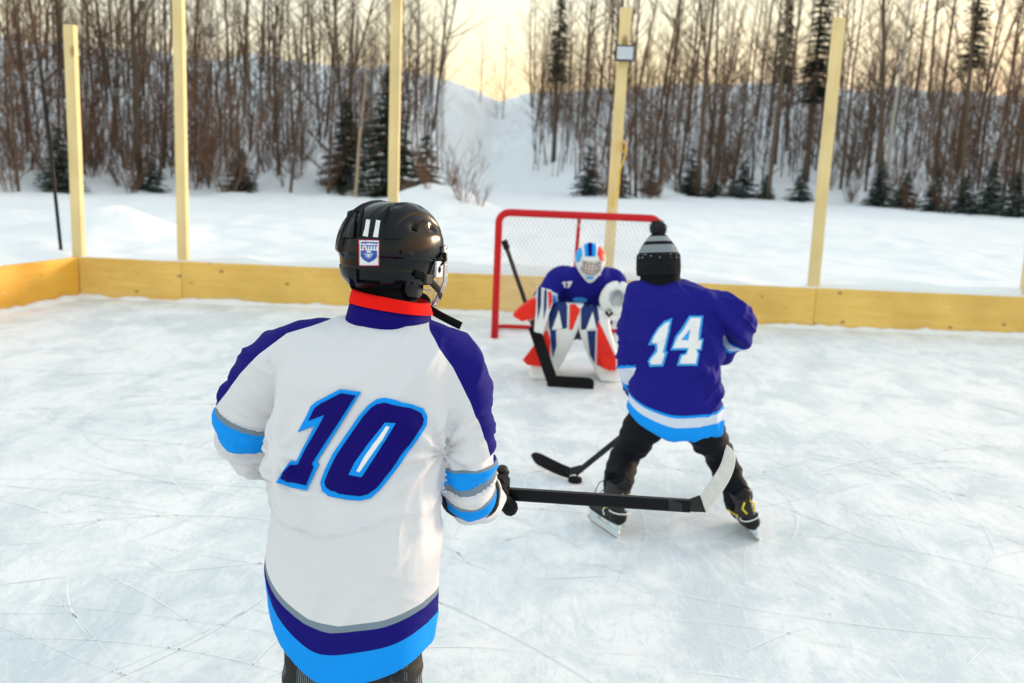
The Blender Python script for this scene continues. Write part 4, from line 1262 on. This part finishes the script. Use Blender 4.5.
for q in 'LR':
    d, t = armparam(co, A4[q]); t = t+(.08 if q == 'L' else 0); m = (d < tn*(1.15 if q == 'L' else 1.02)) & (t > .3); slv[m] = t[m]
folds(me, .014, 4.6, 6.1, (1, 1, .6))
tm = np.where(slv > .2, .4, 1.0)
drape(me, .017, .085, math.radians(35), 3.2, .25, tm); drape(me, .014, .07, math.radians(80), 8.4, .3, tm); drape(me, .015, .055, math.radians(-30), 1.7, .35, np.where(slv > .2, 1.0, .3))
co = get_co(me); hem = co[:, 2]-hemz
lift = np.where(np.sin(th) < 0, .10, .03)*np.abs(np.sin(th))**1.6*np.clip(1-hem/.4, 0, 1)**1.3*(slv == 0)
co[:, 2] += lift
# folds pulled from the raised right elbow towards the left hip
no_ = get_no(me); k_ = (co[:, 0]-S14[10, 0])*.8+co[:, 2]
co += no_*(.012*np.sin(k_*38+co[:, 0]*7)*np.clip((co[:, 0]-S14[10, 0])/.15, 0, 1)*np.clip((co[:, 2]-.6)/.2, 0, 1))[:, None]
set_co(me, co)
add_attr(me, 'hem', hem); add_attr(me, 'slv', slv)
PALE = (.62, .68, .80)
mat14 = bands('blue jersey', BLUE14, [('slv', .52, .54, CYAN), ('slv', .54, .585, PALE), ('slv', .585, .61, CYAN), ('slv', .80, .86, CYAN), ('hem', .098, .110, CYAN), ('hem', .058, .098, PALE), ('hem', -.1, .058, CYAN)])
j14 = put(link('jersey', me, mat14), r14)
sf = Surf(j14); Z14 = dict(zoom=9.76, o0=(640, 305))
M['glowblue'] = simple('light blue twill', (.05, .36, .85), .8, var=.05, spec=.1)
for nm, po, off, mt in (
  ('digit_one_border', [(318,125),(250,450),(272,458),(228,600),(95,605),(75,545),(150,440),(145,390),(75,392),(130,290),(170,225),(240,155)], .0025, 'glowblue'),
  ('digit_one', [(292,160),(222,462),(242,475),(212,578),(108,582),(95,545),(172,455),(168,375),(115,368),(145,300),(185,238),(247,178)], .0045, 'white'),
  ('digit_four_border', [(480,105),(618,105),(590,325),(622,325),(600,445),(560,445),(580,470),(560,595),(358,595),(390,480),(440,470),(455,440),(295,445),(320,375),(340,310),(400,230)], .0025, 'glowblue'),
  ('digit_four', [(492,126),(594,126),(566,342),(604,344),(584,430),(545,432),(560,478),(545,574),(384,574),(408,498),(455,480),(472,420),(320,424),(340,372),(362,320),(424,240)], .0045, 'white'),
  ('digit_four_counter', [(490,235),(470,345),(405,340)], .0065, 'glowblue')):
    patch(sf, po, off, M[mt], nm, j14, 2.0, **Z14)
rr = [collar_ring(663,293,4.49,.130,.115,.0,yaw14), collar_ring(663,288.5,4.50,.120,.104,.0,yaw14), collar_ring(662,285.5,4.51,.112,.096,.0,yaw14), collar_ring(662,290,4.50,.105,.09,.0,yaw14)]
put(MB().rings(rr, False).build('collar', simple('blue knit', BLUE14, .85, var=.06, spec=.1), fixn=True), r14)
# his stick and puck
hl14 = at(569, 479, z=.004)
tp14 = at(699, 374, y=4.70); ax14 = (hl14-tp14).normalized()
st = empty('hockey_stick', hl14, 'dark grey hockey stick with its blade on the ice touching the puck', 'hockey stick')
toe14 = at(540, 470.5, z=.004)
f14 = (toe14-hl14); f14.z = 0; f14.normalize()
rings = []
for k, t_ in enumerate(np.linspace(0, 1, 18)):
    p = hl14 + f14*(.235*t_) + Vector((-.02*t_*t_, .07*t_*t_, .0)) + Vector((0, 0, .022*t_**2))
    h = (.062+.010*math.sin(t_*2.6))*(1 if t_ < .8 else math.sqrt(max(.02, 1-((t_-.8)/.2)**2)))
    s_ = f14.cross(Vector((0,0,1)))*(.0055); zc = .036
    z0 = max(.003, zc-h/2) if t_ < .8 else zc-h/2; z1 = z0+h
    rings.append([p+s_*.6+Vector((0,0,z0)), p+s_+Vector((0,0,z0+h*.15)), p+s_+Vector((0,0,z1-h*.15)), p+s_*.6+Vector((0,0,z1)), p-s_*.6+Vector((0,0,z1)), p-s_+Vector((0,0,z1-h*.15)), p-s_+Vector((0,0,z0+h*.15)), p-s_*.6+Vector((0,0,z0))])
put(MB().rings(rings).build('blade', M['rubber'], fixn=True), st)
shaft(st, hl14-ax14*.05+Vector((0,0,.0)), tp14-ax14*.05, .030, .020, M['graphite'])
shaft(st, hl14+f14*.015+Vector((0,0,.034)), hl14-ax14*.10, .040, .014, M['graphite'], 'hosel')
shaft(st, tp14-ax14*.07, tp14+ax14*.02, .034, .024, M['tape_white'], 'butt_tape')
pk = at(575, 482, z=.0)
rg = [oval(pk+Vector((0,0,z)), Vector((1,0,0)), Vector((0,1,0)), r_, r_, 40, 2) for z, r_ in ((.0015,.034), (.004,.0375), (.010,.0381), (.0155,.0381), (.0215,.0375), (.0245,.034))]
tag(MB().rings(rg).build('puck', M['rubber'], fixn=True), 'black rubber puck on the ice against the blade of the grey stick', 'puck')
gR = tp14+ax14*.03; gL = tp14.lerp(hl14, .42)
wR = Vector((.30,-.55,.45)).normalized(); wL = (Vector(arms14['L'][-1][0])-gL).normalized()
glove(r14, gR, -ax14, wR, 1); glove(r14, gL, -ax14, wL, 1)
# head and hat
hc14 = at(657.5, 266, y=4.52); F14 = frame_of(math.radians(-24), math.radians(8))
def K(x, y, z): return hc14 + F14 @ Vector((x, y, z))
def knit_hat(root, c, Fm):
    t = NT('striped knit hat'); hz = t.attr('hz')
    rib = t.node('TexWave'); rib.bands_direction = 'X'; a_ = t.attr('rib')
    colr = (.010, .012, .014)
    cc = None; x = t.mix(t.noise(t.coords(), 60, 3, .6), tuple(q*.6 for q in colr), tuple(q*1.8 for q in colr))
    for lo_, hi_, cl in ((.062, .100, (.25, .285, .31)), (.116, .140, (.31, .345, .37))):
        x = t.mix(t.math('MULTIPLY', t.math('GREATER_THAN', hz, lo_), t.math('LESS_THAN', hz, hi_)), x, cl)
    fl = t.math('MULTIPLY', t.math('GREATER_THAN', t.noise(t.coords(), 90, 2, .5), .66), t.math('MULTIPLY', t.math('GREATER_THAN', hz, .036), t.math('LESS_THAN', hz, .056)))
    x = t.mix(fl, x, (.5, .53, .55))
    t.set(Base_Color=x, Roughness=.95); t.b.inputs['Specular IOR Level'].default_value = .1
    t.bump(t.math('ADD', t.math('SINE', t.math('MULTIPLY', a_, 90.0)), t.noise(t.coords(), 200, 2, .5)), .6, .004)
    n = 64; rings, hzv, rb = [], [], []
    prof = [(-.045,.086),(-.047,.098),(-.03,.1035),(.01,.1045),(.048,.103),(.056,.099),(.06,.095),(.085,.084),(.105,.071),(.125,.056),(.142,.042),(.152,.026),(.156,.004)]
    P_ = spline(prof, 40)
    for z, r_ in P_:
        ring = []
        for i in range(n):
            a = 2*math.pi*i/n; k = 1+.010*math.sin(a*32)+.012*noise.noise(Vector((math.cos(a)*2, math.sin(a)*2, z*14)))
            ring.append(c+Fm@Vector((r_*.97*math.cos(a)*k, r_*1.10*math.sin(a)*k-.008, z))); hzv.append(z); rb.append(i/n*2*math.pi/2.8)
        rings.append(ring)
    me_ = MB().rings(rings).mesh('hat'); add_attr(me_, 'hz', hzv); add_attr(me_, 'rib', rb)
    h = put(link('hat', me_, t.m), root)
    pm = MB(); rn = random.Random(3); pc = c+Fm@Vector((0,-.006,.178))
    pm.ball(pc, .034, 14, 9)
    for k in range(900):
        d = Vector((rn.gauss(0,1), rn.gauss(0,1), rn.gauss(0,1))).normalized(); s_ = d.orthogonal().normalized()*.0035; e = d+Vector((rn.gauss(0,.2), rn.gauss(0,.2), rn.gauss(0,.2)))
        r_ = .032+.018*rn.random()**.5; pm.add([pc+d*.02-s_, pc+d*.02+s_, pc+e.normalized()*r_], [(0,1,2)])
    p_ = pm.build('bobble', simple('dark bobble wool', (.02,.023,.025), .95, var=.5, scale=60)); p_.parent = h
knit_hat(r14, hc14, F14)
put(MB().tube([K(.01,-.02,-.135), K(.01,-.015,-.10), K(.006,-.012,-.06), K(0,-.004,-.02)], [.098,.095,.096,.088], 24).build('neck_warmer', M['blackcloth']), r14)
# body of player 14
J = {'ex': ex14}
pel = Vector((S14[-6, 0], 4.34, .66)); J['pelvis'] = pel; J['waist'] = pel+Vector((0,.05,.14)); J['chest'] = Vector((S14[13, 0], S14[13, 1], S14[13, 2])); J['neck'] = at(660,287,y=4.51)
for q in 'LR':
    a = arms14[q]; J['sh'+q] = a[1][0]; J['el'+q] = a[3][0]; g = gR if q == 'R' else gL; w = wR if q == 'R' else wL
    J['wr'+q] = g+w*.10; J['grip'+q] = (g, -ax14, w, 1)
J['hpL'] = at(645,424,y=4.36); J['hpR'] = at(703,428,y=4.32)
J['knL'] = at(624,458,y=4.44); J['knR'] = at(721,459,y=4.42)
sLh, sLt = at(618,540,z=0), at(588,519,z=0)
sRh, sRt = at(760,543,z=0), at(735,519,z=0)
def boot_top(h_, t_, lean, s_, z=.15):
    f_ = Vector((t_.x-h_.x, t_.y-h_.y, 0)).normalized(); r_ = f_.cross(Vector((0,0,1)))
    return h_ + Matrix((r_, f_, Vector((0,0,1)))).transposed() @ Matrix.Rotation(lean, 3, 'Y') @ Vector((0, .082*s_, z*s_))
J['anL'] = boot_top(sLh, sLt, .12, 1.0); J['anR'] = boot_top(sRh, sRt, -.38, 1.0)
J['toL'] = J['anL']+(sLt-sLh).normalized()*.10+Vector((0,0,-.055)); J['toR'] = J['anR']+(sRt-sRh).normalized()*.10+Vector((.02,0,-.055))
body_mesh(r14, J, hc14, F14, .93); eyes(hc14, F14, r14, .93)
M['pants14'] = simple('black ski trousers', (.007, .008, .012), .75, var=.3, scale=10, bump=.35, bdist=.01, spec=.15)
pants_mesh(r14, J, [.085, .096, .078, .066, .064, .058], M['pants14'], .9, .018)
skate(r14, sLh, sLt, .12, 1.0); skate(r14, sRh, sRt, -.38, 1.0)
# ------------------------------------------------------------------ the goal
GY = 9.03
pL, pR = at(494.5, 337, y=GY), at(652, 344, y=GY)
gx0, gx1, gh, gd = pL.x, pR.x, 1.245, .52
goal = empty('hockey_goal', ((gx0+gx1)/2, GY, 0), 'red pipe hockey goal with white netting at the boards', 'goal')
hw = (gx1-gx0)/2; rt = .035; cr = .10
pts = [(-hw,0,.004), (-hw,0,.4), (-hw,0,.8), (-hw,0,gh-rt-cr)]+[(-hw+cr*(1-math.cos(a)), 0, gh-rt-cr+cr*math.sin(a)) for a in np.linspace(.2, math.pi/2, 8)]
pts += [(0,0,gh-rt)]+[(-x, y, z) for x, y, z in reversed(pts)]
MB().tube(pts, rt, 14).build('front_frame', M['red_pipe'], goal)
MB().tube([(-hw,.03,.03)]+[(-hw+.10*(1-math.cos(a)), gd-.10+.10*math.sin(a), .03) for a in np.linspace(0, math.pi/2, 7)]+[(hw-.10*(1-math.cos(a)), gd-.10+.10*math.sin(a), .03) for a in np.linspace(math.pi/2, 0, 7)]+[(hw,.03,.03)], .022, 10).build('base_rail', M['red_pipe'], goal)
MB().tube([(0,.015,gh-rt), (0,.10,gh-.10), (0,.25,.75), (0,.42,.3), (0,gd,.03)], .018, 10).build('back_brace', M['red_pipe'], goal)
def back(u, w):   # net sheet behind: u across -1..1, w 0 top .. 1 bottom
    y = .02+(gd-.02)*w**.75+.05*math.sin(math.pi*w)*(1-u*u)
    return Vector((u*(hw-.01), y, (gh-.06)*(1-w)+.03*w-.02*math.sin(math.pi*w)*math.cos(u*9)))
net = MB(); N = 19; Mv = 17
for k in range(-Mv, 2*N+1):
    for sg in (1, -1):
        line = []
        for j in range(Mv*2+1):
            u = (k+sg*j*.5 if sg == 1 else k-j*.5+0)/N*1.0
            if sg == -1: u = (k+Mv-j*.5)/N
            if 0 <= u <= 2: line.append(back(u-1, j/(Mv*2)))
        if len(line) > 1: net.tube(line, .0026, 3, False)
o = net.build('netting', M['cord'], goal); o['kind'] = 'stuff'
for s_ in (-1, 1):
    sn = MB()
    for j in range(1, Mv):
        w = j/Mv; e = back(s_, w); a = Vector((s_*hw, .02, e.z)); sn.tube([a, e], .0026, 3, False)
    for k in range(1, 9):
        y = gd*k/9; w0 = (y/gd)**(1/.75); top = back(s_, w0); sn.tube([Vector((s_*hw, y, .03)), Vector((s_*hw, y, top.z))], .0026, 3, False)
    o = sn.build('side_netting', M['cord'], goal); o['kind'] = 'stuff'

# ------------------------------------------------------------------ the goalkeeper
GYk = 7.5
GO = .20
def atg(u, v, y): return at(u, v, y=y+GO)
rG = empty('person', (at(578, 378, z=0).x, GYk, 0), 'goalkeeper in blue jersey, white mask and red, white and blue pads', 'person')
yawG = math.radians(180-6)
mb = MB()
rows = [(a_[0], a_[1], a_[2], a_[3]+GO, a_[4]) for a_ in [(268,572,606,7.22,.08), (275,560,613,7.24,.14), (284,557,615,7.28,.17), (297,558,613,7.33,.18), (310,557,612,7.40,.18), (322,556,611,7.44,.17)]]
SG, exg, eyg = torso(mb, rows, math.radians(0), 26, 2.3)
armsG = {'R': [(atg(572,278,y=7.28), .10), (atg(560,281,y=7.27), .105), (atg(552,290,y=7.22), .10), (atg(547,299,y=7.12), .092), (atg(545,308,y=7.02), .075)],
         'L': [(atg(603,279,y=7.28), .10), (atg(613,282,y=7.27), .105), (atg(617,291,y=7.22), .10), (atg(616,299,y=7.12), .085), (atg(615,303,y=7.03), .07)]}
AG = {q: sweep(mb, [p for p, r in a], [r for p, r in a], 26, 22) for q, a in armsG.items()}
me = remesh(mb, .009, 5, 'jersey')
co = get_co(me); slv = np.zeros(len(co)); tn, th = tnorm(co, SG, exg, eyg)
for q in 'LR':
    d, t = armparam(co, AG[q]); m = (d < tn) & (t > .3); slv[m] = t[m]
folds(me, .016, 5, 2.2, (1,1,.8)); drape(me, .03, .09, math.radians(40), 3.2, .3); drape(me, .03, .09, math.radians(-50), 7.2, .3); add_attr(me, 'slv', slv)
jG = put(link('jersey', me, bands('goalkeeper jersey', BLUE14, [('slv', .74, .80, (.6,.68,.8)), ('slv', .80, .88, CYAN)])), rG)
sf = Surf(jG)
ZG = dict(zoom=4.014, o0=(500, 220))
for nm, po in (('digit_one', [(250,250),(262,246),(266,270),(258,272),(255,256),(250,257)]), ('digit_seven', [(268,248),(290,245),(288,254),(278,272),(268,272),(277,256),(268,256)])):
    patch(sf, po, .004, M['white'], nm, jG, 1.5, **ZG)
patch(sf, [(290,318),(305,310),(330,312),(350,318),(345,330),(318,334),(298,330)], .004, M['glowblue'], 'chest_emblem', jG, 1.5, **ZG)
# mask
hcG = atg(590, 261, y=7.10); FG = frame_of(math.radians(180-4), math.radians(16))
def Gp(x, y, z): return hcG+FG@Vector((x, y, z))
rings = []
nu, nv = 72, 40; faces_del = []
for j in range(nv+1):
    ph = math.pi/2-(math.pi/2+1.02)*j/nv; ring = []
    for i in range(nu):
        a = 2*math.pi*i/nu; f = math.cos(a); s_ = math.sin(a)
        x, y, z = .118*math.cos(ph)*s_, .138*math.cos(ph)*f, .128*math.sin(ph)
        low = smoothstep(-.2, -.9, math.sin(ph)); x *= 1-.22*low*max(0, f); y += .028*low*max(0, f); z -= .045*low*max(0, f)
        ring.append(Gp(x, y, z+.012))
    rings.append(ring)
mk = MB().rings(rings, False)
keep = []
for fc in mk.f:
    c = sum((Vector(mk.v[i]) for i in fc), Vector())/len(fc); l = FG.transposed()@(c-hcG)
    if l.y > .04 and abs(l.x) < .078 and -.060 < l.z < .048: continue
    keep.append(fc)
mk.f = keep
mask = put(mk.build('mask', M['padwhite'], fixn=True), rG)
so = mask.modifiers.new('t', 'SOLIDIFY'); so.thickness = .008; so.offset = -1
ms = Surf(mask)
patch(ms, [(585,238),(594.5,238),(596,246),(595.5,256.5),(585,256.5),(584.3,246)], .004, M['cyan'], 'crown_stripe', mask, 1.5)
patch(ms, [(588.2,238.4),(591.6,238.4),(592.2,246),(592,256),(588.6,256),(588.0,246)], .007, M['navy'], 'crown_stripe_centre', mask, 1.5)
patch(ms, [(576,250),(581,246),(582.5,254),(579.5,262),(576,262)], .004, M['glowblue'], 'side_flash', mask, 1.2)
patch(ms, [(599,246),(604,250),(604.5,261),(601,262),(597.5,254)], .004, M['redpad'], 'side_flash', mask, 1.2)
patch(ms, [(584,272),(596,272),(593,279),(587,279)], .004, M['glowblue'], 'chin_emblem', mask, 1.5)
cgm = MB()
def gp(a, b): return Gp(.090*math.sin(a*1.05), .050+.100*math.cos(a*1.05)+.006, .050-.112*b)
for a in np.linspace(-.8, .8, 7): cgm.tube([gp(a, b) for b in np.linspace(0, 1, 8)], .0026, 6)
for b in np.linspace(.0, 1, 5): cgm.tube([gp(a, b) for a in np.linspace(-1, 1, 16)], .0026, 6)
cgm.build('face_cage', M['wire_white']).parent = mask
# stick
gtop, gheel = at(505, 243, y=7.42), at(553, 383, z=.03)
axg = (gheel-gtop).normalized()
stg = empty('goalie_stick', gheel, 'black goalkeeper stick with broad paddle, its blade flat before the pads', 'hockey stick')
shaft(stg, gtop, gtop.lerp(gheel, .62), .030, .022, M['graphite'])
shaft(stg, gtop-axg*.02, gtop+axg*.05, .042, .036, M['rubber'], 'butt_knob')
sd_ = Vector((1,0,0)); sd_ = (sd_-axg*sd_.dot(axg)).normalized()
shaft(stg, gtop.lerp(gheel, .60), gheel+axg*.01, .088, .022, M['rubber'], 'paddle', sd_)
btip = at(594, 386, z=.03); bd = (btip-gheel); bd.z = 0; bl_ = bd.length; bd.normalize(); rings = []
for t_ in np.linspace(0, 1, 12):
    p = Vector((gheel.x, gheel.y, 0))+bd*(bl_*t_-.045*(1-t_))+Vector((0,.02*t_*t_,0)); h = .088*(1 if t_ < .85 else .75+.25*math.sqrt(max(0, 1-((t_-.85)/.15)**2)))
    rings.append([p+Vector((0,-.012,.003)), p+Vector((0,.012,.003)), p+Vector((0,.012,h)), p+Vector((0,-.012,h))])
put(MB().rings(rings).build('blade', M['rubber'], None, False, .003, True), stg)

# leg pads: long stuffed slabs from thigh to toe, broken at the knee
def pad(rows, name, yb):
    R_ = []
    S = spline([(*(atg(u, v, y=Y)), w, d) for u, v, Y, w, d in rows], 26)
    ring = []
    for k, s_ in enumerate(S):
        c = Vector(s_[:3]); e = Vector((1, yb, 0)).normalized(); dpt = Vector((-yb*.9, 1, .0)).normalized()
        R_.append(oval(c, e, dpt, s_[3], s_[4], 30, 4.0))
    return put(MB().rings(R_).build(name, M['padwhite'], fixn=True), rG)
padR = pad([(570,303,7.06,.105,.05), (567,311,7.03,.125,.06), (562,327,7.04,.125,.075), (554,348,7.12,.120,.06), (546,365,7.20,.115,.06), (541,373,7.18,.095,.065), (540,378,7.16,.075,.055)], 'leg_pad', .10)
padL = pad([(592,306,7.06,.100,.05), (593,313,7.03,.120,.06), (595,330,7.04,.125,.075), (601,350,7.12,.122,.06), (607,366,7.20,.115,.06), (609,375,7.18,.095,.065), (609,380,7.16,.075,.055)], 'leg_pad', -.10)
sR, sL = Surf(padR), Surf(padL)
def pp(sf_, poly, mat, nm, par, off=.004): patch(sf_, poly, off, M[mat], nm, par, 2.0, emboss=.004, **ZG)
pp(sR, [(198,340),(225,328),(262,332),(270,345),(268,434),(240,438),(198,436)], 'padnavy', 'pad_panel', padR)
pp(sR, [(208,440),(236,362),(250,436)], 'padwhite', 'pad_spike', padR, .009)
pp(sR, [(280,340),(300,338),(322,360),(290,440),(278,440)], 'redpad', 'pad_panel', padR, .006)
pp(sR, [(200,436),(224,438),(226,505),(212,550),(206,505)], 'padnavy', 'pad_panel', padR, .006)
pp(sR, [(140,490),(190,440),(202,480),(200,545),(165,575)], 'redpad', 'pad_panel', padR)
pp(sL, [(326,338),(352,330),(390,338),(398,400),(388,436),(326,440)], 'padnavy', 'pad_panel', padL)
pp(sL, [(345,440),(372,368),(388,436)], 'padwhite', 'pad_spike', padL, .009)
pp(sL, [(350,446),(384,444),(380,572),(362,540)], 'padnavy', 'pad_panel', padL, .006)
pp(sL, [(392,400),(408,430),(462,545),(466,598),(440,605),(388,580)], 'redpad', 'pad_panel', padL)
# outer wings of the pads
for s_, pl, par, Y in ((1, [(522.5,360),(538,340),(547,345),(543,367),(527,365)], padR, 7.16), (-1, [(598,322),(604,330),(616,355),(616,371),(604,369),(598,352)], padL, 7.14)):
    a_ = [atg(u, v, y=Y-.06) for u, v in pl]; b_ = [atg(u, v, y=Y+.04) for u, v in pl]
    put(MB().rings([a_, b_]).build('pad_wing', M['redpad'], None, False, .008, True), rG)
for u, Y in ((541, 7.14), (610, 7.14)):
    c = at(u, 378, z=.05); c.y = Y+.10
    skate(rG, Vector((c.x, c.y+.44, 0)), Vector((c.x, c.y+.18, 0)), 0, 1.0)
# blocker on the stick hand, catching mitt on the other
gH = gtop.lerp(gheel, .53)
blk = [(537,287),(552,291),(553,303),(547,320),(543,334),(534,332),(536,310)]
a_ = [atg(u, v, y=6.86+.001*(v-287)) for u, v in blk]; b_ = [p+Vector((0,.055,0)) for p in a_]
bk = put(MB().rings([a_, b_]).build('blocker', M['padwhite'], None, False, .01, True), rG)
bs = Surf(bk)
pp(bs, [(152,270),(166,272),(164,340),(152,400),(150,330)], 'padnavy', 'blocker_panel', bk)
pp(bs, [(178,275),(188,277),(186,350),(176,400),(176,330)], 'padnavy', 'blocker_panel', bk)
pp(bs, [(194,285),(208,290),(210,330),(196,360)], 'redpad', 'blocker_panel', bk)
wg = [(512.5,316),(519,309),(531,300),(537,299),(535,318),(522,322)]
a_ = [atg(u, v, y=6.93) for u, v in wg]; b_ = [p+Vector((0,.12,0)) for p in a_]
o = MB().rings([a_, b_]).build('blocker_cuff', M['redpad'], None, False, .012, True); o.parent = bk
mt = MB(); mc = atg(617, 298, y=6.98)
Vm = lambda x, y, z: mc+Vector((x, y, z))
sweep(mt, [Vm(-.075,.02,-.075), Vm(-.088,-.01,-.01), Vm(-.060,-.04,.075), Vm(0,-.05,.105)], [.035,.042,.04,.03], 14, 14)      # thumb side
sweep(mt, [Vm(-.02,.03,-.105), Vm(.05,.01,-.085), Vm(.088,-.02,-.01), Vm(.065,-.05,.07), Vm(.01,-.055,.105)], [.045,.045,.046,.042,.03], 16, 14)   # finger side
mt.ball(Vm(.0,.02,-.01), (.085,.03,.095), 18, 12)                                                                                                # pocket back
sweep(mt, [Vm(-.03,.05,-.10), Vm(-.05,.09,-.15)], [.06,.055], 6, 14)                                                                        # cuff
me = remesh(mt, .007, 3, 'catching_mitt'); folds(me, .010, 9, 3.0)
mitt = put(link('catching_mitt', me, M['padwhite']), rG)
sM = Surf(mitt)
patch(sM, [(610,292),(616,289),(623,292),(625,299),(621,306),(613,306),(609,300)], .003, simple('grey mitt pocket', (.45,.47,.50), .6), 'mitt_pocket', mitt, 1.5, emboss=.003)
MB().tube([atg(606,312,y=6.94), atg(609,316,y=6.92), atg(612,313,y=6.94)], .012, 8).build('mitt_lace', M['rubber']).parent = mitt
# body of the goalkeeper, crouching
J = {'ex': Vector((1,0,0))}
pel = atg(584, 322, y=7.55); J['pelvis'] = pel; J['waist'] = atg(585,308,y=7.46); J['chest'] = atg(587,290,y=7.34); J['neck'] = atg(589,272,y=7.20)
for q in 'LR':
    a = armsG[q]; J['sh'+q] = a[1][0]; J['el'+q] = a[2][0].lerp(a[3][0], .4); J['wr'+q] = a[4][0]
J['gripR'] = (gH, axg, (J['wrR']-gH).normalized(), 1)
for q, u0, u1, u2 in (('R', 573, 563, 542), ('L', 595, 596, 609)):
    J['hp'+q] = atg(u0, 324, y=7.50); J['kn'+q] = atg(u1, 326, y=7.20); J['an'+q] = atg(u2, 366, y=7.52); J['to'+q] = J['an'+q]+Vector((0,-.16,-.06))
body_mesh(rG, J, hcG, FG, 1.0); eyes(hcG, FG, rG)
pants_mesh(rG, J, [.12, .13, .12, .09, .08, .06], simple('goalkeeper trousers', (.012,.02,.10), .8, var=.1), 1.25, .01)
